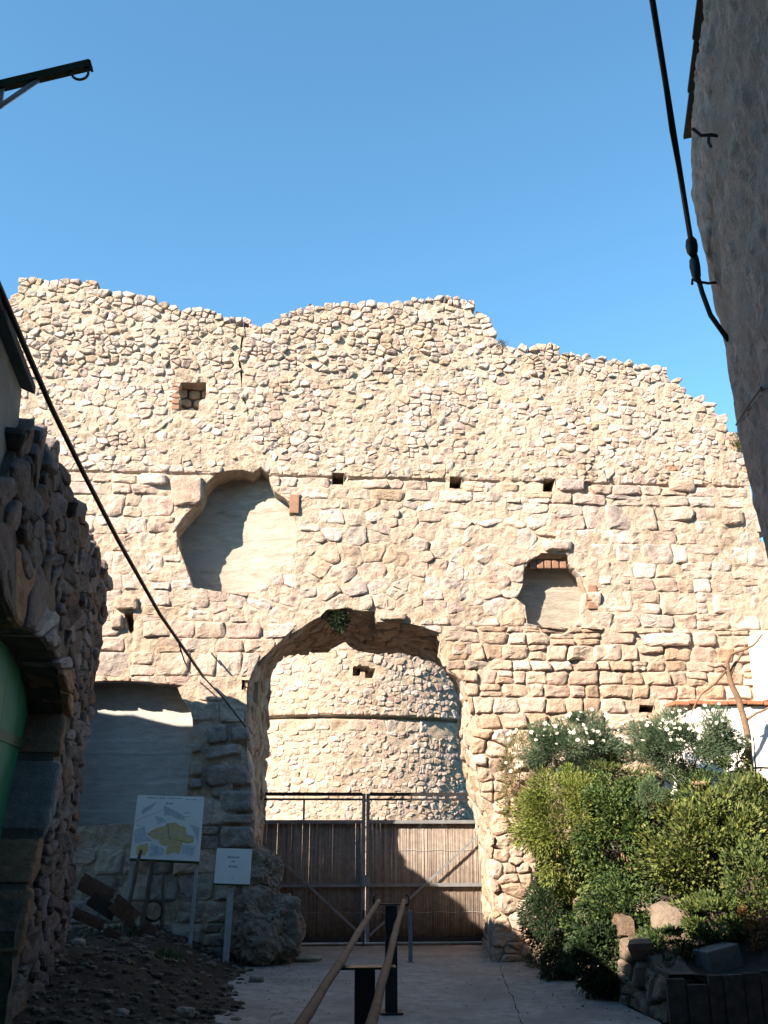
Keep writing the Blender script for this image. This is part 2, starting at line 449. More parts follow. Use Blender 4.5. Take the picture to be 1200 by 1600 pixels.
# earth bank on the left with rubble
def bank_z(x, y):
    e = sm(-.3, -1.9, x+.2*nz((x, y, 0), 1.6)+.1*nz((x, y, 3), 5))
    k = .06+.26*e*sm(6, 12, y)+.1*e
    return e*k+.05*e*nz((x, y, 2), 3)+.03*nz((x, y, 7), 6)+.02*nz((x, y, 1), 14)-.03*(1-e)
bk = MB(); grid(bk, 110, 200, lambda a, b: Vector((-4.4+4.2*a, 3+10.6*b, bank_z(-4.4+4.2*a, 3+10.6*b))))
structure(bk.build('earth_bank', M['earth'], smooth=True))

gr = MB(); r_ = random.Random(12)
for i in range(700):
    y = r_.uniform(5, 14.8); e_ = abs(r_.gauss(0, .3)); x = (-.45+e_) if r_.random() < .55 else (2.95-e_)
    if r_.random() < .15: x = r_.uniform(-.4, 2.9)
    s_ = r_.uniform(.003, .009)*(2 if r_.random() < .05 else 1); k_ = r_.uniform(.3, 1)
    lump(gr, (x, y, .016+s_*.3), s_, s_, s_*.6, r_, amp=.3, sub=1, col=(.3*k_+.08, .27*k_+.07, .23*k_+.06))
tag(gr.build('grit', M['stone'], kind='stuff'), 'loose grit and small chips scattered along the path edges', 'grit')

# ================================================================== CASTLE WALL
def W(px): return [(p.x, p.z) for p in (onY(x, y, YW) for x, y in px)]
TOP = [(14, 470), (30, 440), (75, 436), (148, 440), (152, 455), (190, 458), (235, 465), (250, 478), (285, 482), (335, 490), (345, 498),
       (385, 504), (430, 503), (445, 490), (490, 478), (540, 474), (620, 478), (640, 468), (700, 466), (735, 470), (742, 485), (758, 500),
       (770, 515), (775, 541), (800, 546), (850, 542), (870, 545), (885, 555), (930, 560), (960, 565), (1000, 570), (1035, 572), (1045, 590),
       (1065, 600), (1072, 612), (1090, 620), (1108, 632), (1115, 645), (1140, 665), (1150, 680), (1160, 700), (1168, 720), (1176, 770), (1186, 830)]
top = W(TOP)
outline = top+[(6.75, 5.4), (9.5, 5.2), (9.5, -.3)]+[(-4.6, -.3), (-4.62, 4), (-4.7, 7)]
OF = W([(412, 1515), (404, 1400), (398, 1300), (393, 1240), (387, 1180), (384, 1120), (386, 1065), (400, 1038), (425, 1013), (450, 992), (480, 975),
        (500, 964), (512, 950), (525, 950), (585, 955), (588, 972), (620, 970), (660, 979), (685, 985), (688, 1018), (702, 1045), (722, 1065), (735, 1100),
        (735, 1150), (745, 1210), (757, 1260), (766, 1300), (768, 1350), (772, 1420), (768, 1515)])
YR = 15.35
OR_ = [(p.x, p.z) for p in (onY(x, y, YR) for x, y in
       [(414, 1480), (412, 1400), (410, 1300), (412, 1240), (415, 1180), (418, 1110), (422, 1060), (432, 1032), (446, 1024), (468, 1020), (492, 1018),
        (514, 1016), (528, 1008), (540, 1003), (562, 1018), (590, 1020), (620, 1020), (652, 1024), (676, 1034), (694, 1040), (704, 1052), (714, 1075), (718, 1105),
        (716, 1150), (726, 1205), (736, 1250), (745, 1290), (750, 1345), (756, 1410), (757, 1480)])]
def dense(a, b, k=3):
    A, B = [], []
    for i in range(len(a)-1):
        for t in range(k):
            f = t/k; A.append(tuple(a[i][m]+(a[i+1][m]-a[i][m])*f for m in (0, 1))); B.append(tuple(b[i][m]+(b[i+1][m]-b[i][m])*f for m in (0, 1)))
    A.append(a[-1]); B.append(b[-1]); return A, B
OF2, OR2 = dense(OF, OR_)
OF2 = [(u+.025*noise.noise(Vector((u*6, v*6, 1))), v+.025*noise.noise(Vector((u*6, v*6, 5)))) for u, v in OF2]
H1 = W([(300, 918), (290, 885), (277, 850), (275, 825), (288, 805), (310, 785), (318, 760), (335, 742), (355, 735), (375, 733), (395, 738), (408, 729), (420, 740),
        (428, 768), (445, 778), (455, 790), (463, 820), (463, 860), (450, 880), (430, 890), (420, 905), (415, 918), (395, 926), (345, 926), (320, 922)])
H2 = W([(824, 976), (820, 945), (806, 935), (815, 915), (818, 890), (829, 874), (845, 864), (885, 866), (893, 884), (905, 897), (915, 925), (912, 965), (900, 978), (850, 981)])
H3 = W([(279, 640), (281, 598), (322, 597), (322, 618), (312, 628), (310, 642)])
H4 = W([(100, 1066), (146, 1064), (180, 1063), (230, 1065), (276, 1070), (284, 1092), (300, 1112), (302, 1150), (296, 1200), (292, 1240), (240, 1285), (110, 1292), (112, 1180)])
def hole(x0, x1, y0, y1): return W([(x0, y1), (x0+1, y0), (x1, y0+1), (x1-1, y1)])
PUT = [hole(518, 538, 738, 757), hole(702, 722, 744, 763), hole(848, 868, 746, 768), W([(194, 958), (208, 956), (209, 985), (204, 990), (197, 980)]), hole(998, 1022, 1101, 1113), hole(377, 389, 1062, 1078)]
CR = W([(383, 506), (379, 530), (371, 560), (376, 592), (377, 618), (386, 650), (374, 672), (366, 690)])
CR = resample(CR, .1, False, .022, random.Random(3))
CRK = CR+[(u+.008+.045*max(0, .4+noise.noise(Vector((u*3, v*3, 0)))), v+.004) for u, v in reversed(CR)]
holes = [OF2, H1, H2, H3, H4, CRK]+PUT
wall = root('castle_wall', 'tall sunlit ruined castle wall of cream rubble stone with a broken arched gateway', 'wall', (1, YW, 0))
wm = lambda u, v, h: Vector((u, YW-h, v))
core = MB()
ins = [(u+(.05 if u < 0 else -.03), v-.09) if i < len(top) else (u, v) for i, (u, v) in enumerate(outline)]
def smear(u, v):
    k = sm(3.8, 4.6, v)*(1-.7*sm(8.3, 8.9, v))
    n = noise.noise(Vector((u*.9, v*1.1, 11)))+.5*noise.noise(Vector((u*2.7, v*3.1, 2)))+.35*noise.noise(Vector((u*7, v*7, 5)))
    return .005*k+.02*k*max(-.6, n)-.07*math.exp(-((v-6.485)/.03)**2)*(.6+.4*noise.noise(Vector((u*1.5, 0, 3))))
loops = sheet(core, ins, holes, .058, wm, RNG, amp=.026, f=8, extra=smear)
reveal(core, loops[0], 1.9, wm, steps=5, amp=.08)
for i, l in enumerate(loops[1:]):
    if i == 0: continue
    reveal(core, l, {1: .8, 2: .62, 3: .3, 4: .62}.get(i, .55), wm, steps=4, amp=.03)
for i, l in enumerate(PUT+[CRK]):      # dark ends of the putlog holes and the crack
    us = [p[0] for p in l]; vs_ = [p[1] for p in l]
    core.add([wm(u, v, -.53) for u, v in ((min(us)-.1, min(vs_)-.1), (max(us)+.1, min(vs_)-.1), (max(us)+.1, max(vs_)+.1), (min(us)-.1, max(vs_)+.1))], [(0, 1, 2, 3)])
# passage through the wall
DEP = YR-YW
n_ = len(OF2); ps = MB(); S_ = 8
for j in range(S_+1):
    t = j/S_
    for i in range(n_):
        u = OF2[i][0]+(OR2[i][0]-OF2[i][0])*t; v = OF2[i][1]+(OR2[i][1]-OF2[i][1])*t
        a = .05 if 0 < j else 0
        ps.v.append(Vector((u+a*noise.noise(Vector((u*4, v*4, t*7))), YW+DEP*t, v+a*noise.noise(Vector((u*4, v*4, t*7+5)))))); ps.c.append(None)
ps.f += [(j*n_+i, j*n_+i+1, (j+1)*n_+i+1, (j+1)*n_+i) for j in range(S_) for i in range(n_-1)]
core.add(ps.v, ps.f)
# rear skin round the passage
rl = OR2; ou = [(u+(-.9 if u < .8 else .9), v+(1.6 if v > 2.6 else 0)) for u, v in rl]
core.add([Vector((u, YR, v)) for u, v in rl]+[Vector((u, YR+.02, v)) for u, v in ou], [(i, i+1, n_+i+1, n_+i) for i in range(n_-1)])
core.build('wall_core', M['mortar'], wall, smooth=False)

rng = random.Random(21)
cells = []
ZS = 6.47
def addc(cs, **kw): cells.extend((c, kw) for c in cs)
A1 = voronoi(rows(-4.9, 7.0, ZS+.04, 9.9, (.085, .155), (.1, .28), rng, .46, .36), 1.25, .24, (ZS+.035, 99, -9, 9))
addc(A1, zone='A')
addc(courses(-4.8, 7.0, ZS-.32, ZS-.005, (.15, .2), (.2, .55), rng, .015, .1, 3), zone='S')
B1 = voronoi(rows(-4.8, 9.4, 4.3, ZS-.3, (.17, .3), (.2, .48), rng, .3, .22), 1.3, .5, (4.32, ZS-.31, -9, 9.5))
addc([c for c in B1 if -1.9 < cen(c)[0] < 3.6], zone='B')
addc([c for c in courses(3.6, 9.4, 4.32, ZS-.32, (.2, .31), (.22, .48), rng, .03, .2, 23)], zone='B')
addc([c for c in courses(-4.8, -1.85, 4.32, ZS-.32, (.2, .31), (.22, .46), rng, .03, .2, 27)], zone='B')
addc(courses(-4.8, 1.95, -.1, 4.32, (.19, .36), (.24, .5), rng, .02, .14, 9), zone='D')
addc(courses(1.95, 9.4, 2.9, 4.32, (.13, .24), (.17, .42), rng, .018, .16, 17), zone='C')
C2 = voronoi(rows(1.95, 9.4, -.1, 2.93, (.13, .24), (.17, .38), rng, .36, .22), 1.3, .4, (-.1, 2.9, 1.95, 9.4))
addc(C2, zone='E')
# hand-set ashlar of the gate pier (shown in the photograph)
ASH = [[(320, 1194), (388, 1195), (396, 1228), (320, 1230)], [(340, 1234), (396, 1234), (398, 1270), (346, 1270)], [(343, 1289), (399, 1289), (402, 1326), (342, 1326)],
       [(318, 1168), (376, 1160), (380, 1176), (319, 1190)], [(344, 1271), (398, 1272), (398, 1287), (346, 1287)], [(322, 1132), (356, 1130), (358, 1160), (322, 1165)], [(360, 1136), (390, 1134), (394, 1158), (360, 1160)],
       [(298, 1162), (316, 1162), (317, 1176), (298, 1178)], [(297, 1190), (317, 1188), (318, 1212), (297, 1214)], [(296, 1216), (317, 1215), (318, 1232), (296, 1234)],
       [(1002, 990), (1080, 988), (1082, 1010), (1004, 1012)], [(1082, 988), (1118, 986), (1120, 1010), (1084, 1012)], [(955, 1155), (1000, 1148), (1003, 1170), (958, 1176)],
       [(1045, 750), (1087, 752), (1086, 771), (1044, 769)], [(868, 748), (914, 750), (915, 768), (869, 768)], [(265, 742), (318, 742), (318, 790), (268, 792)], [(216, 740), (262, 740), (263, 760), (216, 760)],
       [(1125, 795), (1162, 796), (1164, 822), (1126, 822)], [(845, 845), (895, 844), (895, 862), (846, 862)], [(178, 930), (218, 932), (218, 955), (178, 954)], [(172, 962), (194, 960), (194, 985), (172, 986)], [(590, 958), (636, 958), (638, 970), (592, 970)]]
ASHW = [list(reversed(W(q))) if area(W(q)) < 0 else W(q) for q in ASH]
PZ = {'A': ('cream', (.005, .027), .0015, 6, .016, .13), 'S': ('cream', (.015, .04), .004, 8, .014, .08), 'B': ('cream', (.006, .026), .002, 6, .017, .1),
      'D': ('cream', (.018, .042), .005, 8, .014, .08), 'C': ('warm', (.025, .06), .006, 7, .015, .13), 'E': ('warm', (.025, .065), .006, 5, .02, .2)}
def outside(c, h):
    """cut a stone's outline back to the edge of the opening h"""
    m = cen(c); best = None
    for i in range(len(h)):
        a, b_ = h[i], h[(i+1) % len(h)]; dx, dy = b_[0]-a[0], b_[1]-a[1]; L2 = dx*dx+dy*dy or 1e-9
        t = min(1, max(0, ((m[0]-a[0])*dx+(m[1]-a[1])*dy)/L2)); q = (a[0]+dx*t, a[1]+dy*t); d = math.dist(m, q)
        if best is None or d < best[0]: best = (d, q, (dy, -dx))
    d, q, n = best; L_ = math.hypot(*n) or 1; n = (n[0]/L_, n[1]/L_)
    if pip(h, (q[0]-n[0]*.01, q[1]-n[1]*.01)): n = (-n[0], -n[1])     # n now points into the opening
    return clip(c, (q[0]+n[0]*.015, q[1]+n[1]*.015), n)
cl2 = []
for c, kw in cells:
    m = cen(c)
    for h in holes:
        if len(c) >= 3 and math.dist(m, cen(h)) < 3.6 and (any(pip(h, p) for p in c) or (len(h) < 30 and any(pip(c, p) for p in h))): c = outside(c, h)
    if len(c) >= 3 and abs(area(c)) > .004: cl2.append((c, kw))
cells = cl2
cs_ = np.array([cen(c) for c, k in cells])
ok = pip_np([(u, v+.03) for u, v in outline], cs_)
for h in holes: ok &= ~pip_np(h, cs_)
ok &= dpoly(CR, cs_, False) > .05
for a in ASHW: ok &= ~pip_np(a, cs_)
edge = dpoly(outline, cs_)
hd = np.min([dpoly(h, cs_) for h in holes[:5]], axis=0)
L = []; SMALL = [H3]+PUT
for i, (c, kw) in enumerate(cells):
    if not ok[i] or len(c) < 3 or abs(area(c)) < .004: continue
    # trim stones that would reach far into an opening
    if sum(1 for p in c if any(pip(h, p) for h in holes)) > len(c)*.4: continue
    if cs_[i][1] < 0: continue
    if any(math.dist(cen(h), cs_[i]) < .7 and any(pip(c, p) for p in h+[cen(h)]) for h in SMALL): continue
    pal, hh, j, k, rg, tl = PZ[kw['zone']]
    u, v = cs_[i]
    if kw['zone'] == 'A' and rng.random() < .05: continue
    if rng.random() < .015: continue
    sup = .5+.5*noise.noise(Vector((u*.7, v*.7, 5)))
    H = rng.uniform(*hh)*(.55+.9*sup)
    if v > 8.2 and kw['zone'] == 'A': H *= 1.9; j = .005
    pl_ = pal
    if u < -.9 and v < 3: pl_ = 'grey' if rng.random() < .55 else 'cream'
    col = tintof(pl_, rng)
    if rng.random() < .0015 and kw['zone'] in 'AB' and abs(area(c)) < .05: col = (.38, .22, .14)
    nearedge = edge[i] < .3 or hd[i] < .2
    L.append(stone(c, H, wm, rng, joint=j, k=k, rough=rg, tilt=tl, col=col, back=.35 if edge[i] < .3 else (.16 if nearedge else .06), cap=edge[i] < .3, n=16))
for q in ASHW:
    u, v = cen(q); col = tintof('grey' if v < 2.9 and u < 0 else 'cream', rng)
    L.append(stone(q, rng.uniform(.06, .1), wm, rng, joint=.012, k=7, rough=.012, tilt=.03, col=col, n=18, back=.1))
place_stones(L, wall, M['stone'])
# stones lining the passage
sl_ = [0]
for i in range(1, n_): sl_.append(sl_[-1]+math.dist(OF2[i], OF2[i-1]))
def pmap(s, t, h):
    s = min(max(s, 0), sl_[-1]-1e-4); i = max(0, next((k for k in range(n_-1) if sl_[k+1] > s), n_-2)); f = (s-sl_[i])/max(1e-6, sl_[i+1]-sl_[i]); g_ = min(1, max(0, t/DEP))
    u = (OF2[i][0]*(1-f)+OF2[i+1][0]*f)*(1-g_)+(OR2[i][0]*(1-f)+OR2[i+1][0]*f)*g_
    v = (OF2[i][1]*(1-f)+OF2[i+1][1]*f)*(1-g_)+(OR2[i][1]*(1-f)+OR2[i+1][1]*f)*g_
    d = Vector((.8-u, 0, min(v, 2.8)-v)); d.normalize()
    return Vector((u, YW+t, v))+d*h
pc = voronoi(rows(.1, sl_[-1]-.1, .06, DEP-.05, (.2, .32), (.2, .4), rng, .25, .1), 1.0, .4, (.03, DEP-.02, .02, sl_[-1]-.02))
place_stones([stone(c, rng.uniform(.015, .05), pmap, rng, joint=.006, k=5, col=tintof('warm', rng), n=12, rough=.015) for c in pc if len(c) > 2], wall, M['stone'], name='passage_stone', limit=120, rest='passage_small_stones')
# concrete fillings of the breaches: boards left their marks
def infill(name, poly, rec, bh, seed, lab=None, m='fill'):
    us = [p[0] for p in poly]; vs = [p[1] for p in poly]; u0, u1, v0, v1 = min(us)-.15, max(us)+.15, min(vs)-.15, max(vs)+.15
    mb = MB(); nb = max(2, int((v1-v0)/bh)); r = random.Random(seed)
    offs = [r.uniform(-.004, .004) for _ in range(nb+2)]
    def fn(a, t):
        u = u0+(u1-u0)*a; v = v0+(v1-v0)*t; q = t*nb; i = int(min(q, nb-1)); f = q-i
        return wm(u, v, -rec(u, v)+offs[i]+(offs[i+1]-offs[i])*sm(.9, 1, f)-.004*(sm(.9, .96, f)-sm(.96, 1, f))+.012*noise.noise(Vector((u*1.3, v*1.6, seed)))+.006*noise.noise(Vector((u*3, v*7, seed))))
    grid(mb, 30, nb*10, fn)
    o = mb.build(name, M[m], wall)
    o.data.polygons.foreach_set('use_smooth', [True]*len(o.data.polygons))
    if lab: o['label'] = lab
u_l, u_r = min(p[0] for p in H1), max(p[0] for p in H1)
infill('concrete_infill', H1, lambda u, v: .48-.32*sm(u_l+.6, u_r+.2, u), .14, 3, 'pale board-marked concrete filling the large round breach')
infill('concrete_infill', H2, lambda u, v: .28, .12, 5, 'concrete filling the small square breach')
infill('concrete_infill', H4, lambda u, v: .32, .17, 8, 'concrete filling the wide breach at the foot of the wall', 'concrete')
# blocked little window: stones set back, brick on its left
h3 = voronoi(rows(H3[0][0]-.1, H3[2][0]+.15, H3[0][1]-.15, H3[1][1]+.1, (.13, .19), (.14, .26), rng, .2, 0), 1.2, .3)
place_stones([stone(c, .04, lambda u, v, h: wm(u, v, h-.27), rng, joint=.014, col=tintof('warm', rng)) for c in h3 if len(c) > 2], wall, M['stone'], name='blocking_stone', limit=40)
bb = MB(); us = [p[0] for p in H3]; vs_ = [p[1] for p in H3]
grid(bb, 6, 6, lambda a, b: wm(min(us)-.05+(max(us)-min(us)+.1)*a, min(vs_)-.05+(max(vs_)-min(vs_)+.1)*b, -.28)); bb.build('blocking_mortar', M['darkmortar'], wall)
def brick_at(x0, x1, y0, y1, proud=.05):
    q = W([(x0, y1), (x1, y1), (x1, y0), (x0, y0)]); b = MB()
    box(b, wm((q[0][0]+q[1][0])/2, (q[0][1]+q[2][1])/2, proud/2-.06), abs(q[1][0]-q[0][0]), .12+proud, abs(q[2][1]-q[0][1]), bev=.012)
    b.build('brick', M['brick'], wall)
for k in range(5): brick_at(268, 280, 597+k*9, 604+k*9, .02)
for k in range(5): brick_at(829+k*12, 839+k*12, 874, 886, -.06)
brick_at(452, 467, 774, 803, .05)
for x0, y0 in ((918, 915), (915, 928), (918, 941)): brick_at(x0, x0+14, y0, y0+11, .04)

# eroded lumps of core masonry at the foot of the gate pier
for (cx, cy, rx, rz, Y, lab) in ((402, 1368, 34, 32, 13.35, 'upper rounded lump of eroded masonry at left foot of gateway'),
                                 (412, 1450, 48, 46, 13.15, 'large pitted boulder at ground level left of the gate')):
    p = onY(cx, cy, Y); k = .0094; b = MB()
    lump(b, p, rx*k, .3, rz*k, rng, amp=.3, sub=5, col=(.3, .25, .2), f=2.8, flat=.8)
    tag(b.build('boulder', M['stone']), lab, 'boulder', 'boulders at the foot of the gate pier')

# ================================================================== TOWER
TR = 4.2; tc = onY(532, 1250, 25.8); TC = Vector((tc.x, 25.8, 0))
tower = root('round_tower', 'round sunlit stone tower seen through the broken gateway', 'tower', (TC.x, TC.y, 0))
zc = onY(500, 1118, 21.6).z
tq = onY(568, 1050, 21.65); TU = TR*math.asin((tq.x-TC.x)/TR); TV = tq.z
def tmf(u, v, h):
    h += .07*sm(zc-.02, zc+.02, v)-.012*(v-4)*(v > zc)-.1*math.exp(-((v-zc+.03)/.035)**2)+.03*noise.noise(Vector((u*.8, v*.8, 4)))+.018*noise.noise(Vector((u*2.6, v*2.6, 9)))
    for du, dv, rx_, ry_ in ((-.14, 0, .075, .1), (.13, -.02, .1, .085), (.0, .07, .12, .05)):
        if abs(u-TU-du) < rx_ and abs(v-TV-dv) < ry_: h -= .3
    return Vector((TC.x+(TR+h)*math.sin(u/TR), TC.y-(TR+h)*math.cos(u/TR), v))
tb = MB(); grid(tb, 260, 190, lambda a, b: tmf(-5.1+10.2*a, 8.6*b-.1, .012*noise.noise(Vector((a*60, b*60, 2)))))
grid(tb, 40, 10, lambda a, b: tmf(5.1+(2*math.pi*TR-10.2)*a, 8.6*b-.1, 0))
tb.add([tmf(-math.pi*TR+2*math.pi*TR*i/60, 8.4, 0) for i in range(60)], [tuple(range(60))])
tb.build('tower_core', M['mortar'], tower, smooth=False)
TL = []
for c in voronoi(rows(-4.9, 5.0, zc+.05, 8.2, (.11, .2), (.13, .3), rng, .4, .28), 1.2, .28, (zc, 9, -5, 6))+voronoi(rows(-4.9, 5.0, 1.0, zc-.32, (.11, .2), (.13, .3), rng, .4, .28), 1.2, .28, (.9, zc-.33, -5, 6))+courses(-4.9, 5.0, zc-.32, zc-.05, (.22, .26), (.22, .45), rng, .02, .05, 4):
    if len(c) < 3 or abs(area(c)) < .004 or rng.random() < .05: continue
    u, v = cen(c); q = topx(tmf(u, v, 0))
    if abs(u-TU) < .3 and abs(v-TV) < .17: continue
    TL.append(stone(c, rng.uniform(.004, .022), tmf, rng, joint=.002, k=5, n=12, tilt=.12, col=tintof('cream', rng), rough=.016))
place_stones(TL, tower, M['stone'])

# ================================================================== GATE
YG = 15.0
def G(x, y, dy=0): return onY(x, y, YG+dy)
gx0, gxm, gx1 = G(398, 1400).x, G(571, 1400).x, G(775, 1400).x
zt, zr, zm, zb = G(571, 1241).z, G(571, 1284).z, G(571, 1383).z, .09
gate = root('double_gate', 'wide double-leaf steel gate faced with reed screening in the castle gateway', 'gate', (gxm, YG, 0))
def gate_leaf(xa, xb, lab, dia, sag):
    lf = MB()
    bar(lf, (xa+.025, YG, zb-.03), (xa+.025, YG, zt+.01), .05, .05)
    o = lf.build('gate_leaf', M['steel'], gate); o['label'] = lab
    st = MB(); bar(st, (xb-.025, YG, zb-.03), (xb-.025, YG, zt+.01), .05, .05); st.build('stile', M['steel'], o)
    def rail(nm, z, t, wv=.045, m='steel'):
        r = MB(); bar(r, (xa+.05, YG-.003, z+sag), (xb-.05, YG-.003, z-sag), wv, .05); r.build(nm, M[m], o)
    rail('rail', zt, 0, .05, 'darksteel'); rail('rail', zt-.075, 0, .03, 'darksteel'); rail('rail', zr, 0, .05); rail('rail', zm, 0, .045); rail('rail', zb, 0, .06, 'darksteel')
    d = MB(); bar(d, dia[0], dia[1], .032, .01); d.build('diagonal_brace', M['steel'], o)
    for f in (.36,) if xa < 0 else ():
        u = MB(); x = G(475, 1260).x; bar(u, (x, YG, zr+.03), (x, YG, zt-.09), .03, .03); u.build('upright', M['steel'], o)
    rr = MB(); r = random.Random(int(xa*100)+400); x = xa+.05
    while x < xb-.05:
        wd = r.uniform(.008, .013); c = r.choice([(.44, .37, .32), (.47, .4, .35), (.41, .34, .295), (.5, .43, .375), (.38, .31, .265)]); k = r.uniform(.85, 1.1)
        y = YG+.045+r.uniform(0, .02); top_ = zr-.0+r.uniform(-.02, .012); ox = r.uniform(-.008, .008)
        tube(rr, [(x, y, zb+r.uniform(-.02, .03)), (x+ox*.5, y+r.uniform(-.004, .004), (zb+zr)/2), (x+ox, y, top_)], wd/2, 5, tuple(q*k for q in c))
        x += wd*r.uniform(.22, .42)
    rr.build('reed_screen', M['reed'], o, smooth=True, kind='stuff')
    for z in (.45, 1.3):
        wv = MB(); tube(wv, [(xa+.05+(xb-xa-.1)*i/12, YG+.035, z+.01*math.sin(i*2.1)) for i in range(13)], .003, 4); wv.build('binding_wire', M['galv'], o)
    return o
gate_leaf(gx0, gxm-.006, 'left leaf with a brace falling towards the middle', (G(402, 1309, -.04), G(566, 1462, -.04)), .0)
lf = gate_leaf(gxm+.006, gx1, 'right leaf with a brace rising to the right', (G(768, 1286, -.04), G(577, 1462, -.04)), .0)
b = MB(); bar(b, (gxm-.03, YG-.045, .03), (gxm-.03, YG-.045, .5), .022, .022); b.build('drop_bolt', M['darksteel'], gate)
b = MB(); box(b, (gxm, YG-.05, zm+.06), .12, .05, .16, bev=.006); b.build('lock_case', M['steel'], gate)
# kerb under the gate
b = MB(); box(b, (.95, YG+.06, .012), 3.6, .16, .05, bev=.01)
tag(b.build('threshold', M['darkmortar']), 'low dark threshold strip under the reed gate', 'threshold')

# ================================================================== HANDRAIL
hz = .97
pf = onZ(606, 1585); pf.y -= .02
hr = root('handrail', 'twin wooden handrail on black steel posts running up the path to the gate', 'handrail', (pf.x, pf.y, 0))
def hl(pxs): return [onZ(x, y, hz) for x, y in pxs]
la, lb = hl([(588, 1413), (470, 1600)]); ra, rb = hl([(631, 1406), (580, 1600)])
fy = pf.y
def at_y(a, b, y): t = (y-a.y)/(b.y-a.y); return a+(b-a)*t
ends = []
for a, b, nm in ((la, lb, 'left'), (ra, rb, 'right')):
    p0 = at_y(a, b, fy-.02); p1 = at_y(a, b, 1.6); p0.z = p1.z = hz
    t = MB(); k = 26; pts = [p0.lerp(p1, i/k)+Vector((nz((i, 0, 0), .2, 3)*.006, 0, nz((i, 9, 0), .2)*.006)) for i in range(k+1)]
    tube(t, pts, [.021+.002*nz((i, 2, 2), .9) for i in range(k+1)], 12, wob=.004); t.build('rail', M['wood'], hr, smooth=True); ends.append((p0, p1))
def hpost(y, w, top, plate):
    l = ends[0][0].lerp(ends[0][1], (y-ends[0][0].y)/(ends[0][1].y-ends[0][0].y)); r = ends[1][0].lerp(ends[1][1], (y-ends[1][0].y)/(ends[1][1].y-ends[1][0].y))
    c = (l+r)/2; p = MB(); box(p, (c.x, y, top/2), w, w, top, bev=.006); po = p.build('post', M['darksteel'], hr)
    f = MB(); box(f, (c.x, y, .022), w*1.9, w*1.9, .016, bev=.004); f.build('base_plate', M['darksteel'], po)
    q = MB(); box(q, (c.x, y, top+.006), abs(r.x-l.x)+.08, .05 if not plate else .1, .012, bev=.003); q.build('crossbar', M['darksteel'] if not plate else M['dgreen'], po)
    return l, r, po
l, r, po = hpost(fy, .11, hz-.035, False)
for q in (l, r):
    s = 1 if q is r else -1
    h = MB(); pts = [q+Vector((s*.0, -.01, -.045)), q+Vector((s*.045, -.01, -.03)), q+Vector((s*.05, -.01, .03)), q+Vector((s*.02, -.01, .06))]
    for a, b in zip(pts, pts[1:]): bar(h, a, b, .045, .012, up=(0, 0, 1) if abs((b-a).z) < .03 else (1, 0, 0))
    h.build('rail_hook', M['darksteel'], po)
hpost(onZ(565, 1512, hz-.04).y, .105, hz-.045, True)
hpost(2.4, .105, hz-.045, True)
b = MB(); p = onZ(632, 1492); bar(b, (p.x, 13.2, 0), (p.x, 13.2, .62), .05, .05); q = b
box(b, (p.x, 13.2, .015), .1, .1, .012)
tag(b.build('steel_post', M['steel']), 'short blue-grey steel post standing in front of the gate behind the handrail', 'post')

# ================================================================== RUINED STONE BUILDING, left
LYC = 11.0; lc = onY(116, 1300, LYC); LP0 = Vector((lc.x, LYC, 0))
ang = math.atan((330-600)/FPX)+YAW
LD = Vector((-math.sin(ang), -math.cos(ang), 0))         # towards the camera along the facade
LN = Vector((math.cos(ang), -math.sin(ang), 0))          # out into the street
if LN.x < 0: LN = -LN
def LPx(pxs):
    o = []
    for x, y in pxs:
        p = onP(x, y, LP0, LN); o.append(((p-LP0).dot(LD), p.z))
    return o
lm = lambda s, z, h: LP0+LD*s+Vector((0, 0, z))+LN*h
far = LPx([(98, 1500), (106, 1420), (117, 1300), (127, 1190), (140, 1092), (149, 1062), (160, 980), (167, 920)])
ltop = LPx([(164, 905), (150, 868), (131, 830), (112, 782), (97, 748), (85, 715), (72, 694), (46, 690), (24, 708), (10, 745), (-12, 765)])
lout = [(far[0][0], -.2)]+far+ltop+[(10.5, ltop[-1][1]), (10.5, -.2)]
arch_px = [(18, 1500), (24, 1455), (36, 1405), (50, 1350), (62, 1300), (72, 1250), (84, 1180), (94, 1140), (97, 1115), (94, 1080), (86, 1045), (74, 1015), (60, 996), (42, 984), (25, 982)]
arch = LPx(arch_px)
# mirror the arch about its crown to finish the opening beyond the frame
sc_ = arch[-1][0]+.15
arch_full = arch+[(2*sc_-s, z) for s, z in reversed(arch)]
arch_full[0] = (arch_full[0][0], -.05); arch_full[-1] = (arch_full[-1][0], -.05)
ruin = root('stone_outbuilding', 'dark rubble stone building with an arched doorway and crumbling sloping top at left', 'building', tuple(LP0))
rc = MB()
loops = sheet(rc, lout, [arch_full], .16, lm, RNG, amp=.04, f=4)
reveal(rc, loops[0], 4.5, lambda s_, z_, h_: lm(s_, z_-h_*.2*sm(2, 4, z_), h_), steps=14, amp=.06)
reveal(rc, loops[1], .34, lm, steps=4, amp=.02)
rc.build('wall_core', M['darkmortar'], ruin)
b = MB(); s0, s1 = min(p[0] for p in arch_full)-.1, max(p[0] for p in arch_full)+.1; z1 = max(p[1] for p in arch_full)+.15
door = None
npl = 9
dm = MB(); box(dm, lm((s0+s1)/2, z1/2, -.57), .03, .03, .03); 
for k in range(npl):
    a = s0+(s1-s0)*k/npl; bb_ = s0+(s1-s0)*(k+1)/npl-.008; pb = MB()
    hexa(pb, [lm(s, z, h) for z in (.02, z1) for s, h in ((a, -.3), (bb_, -.3), (bb_, -.34), (a, -.34))])
    if door is None: door = pb.build('door', M['green'], ruin); door['label'] = 'glossy green plank door'
    else: pb.build('plank', M['green'], door)
b = MB()
for z in (.6, z1*.72): hexa(b, [lm(s, zz, h) for zz in (z, z+.09) for s, h in ((s0, -.285), (s1, -.285), (s1, -.299), (s0, -.299))])
b.build('strap_hinge', M['dgreen'], door)
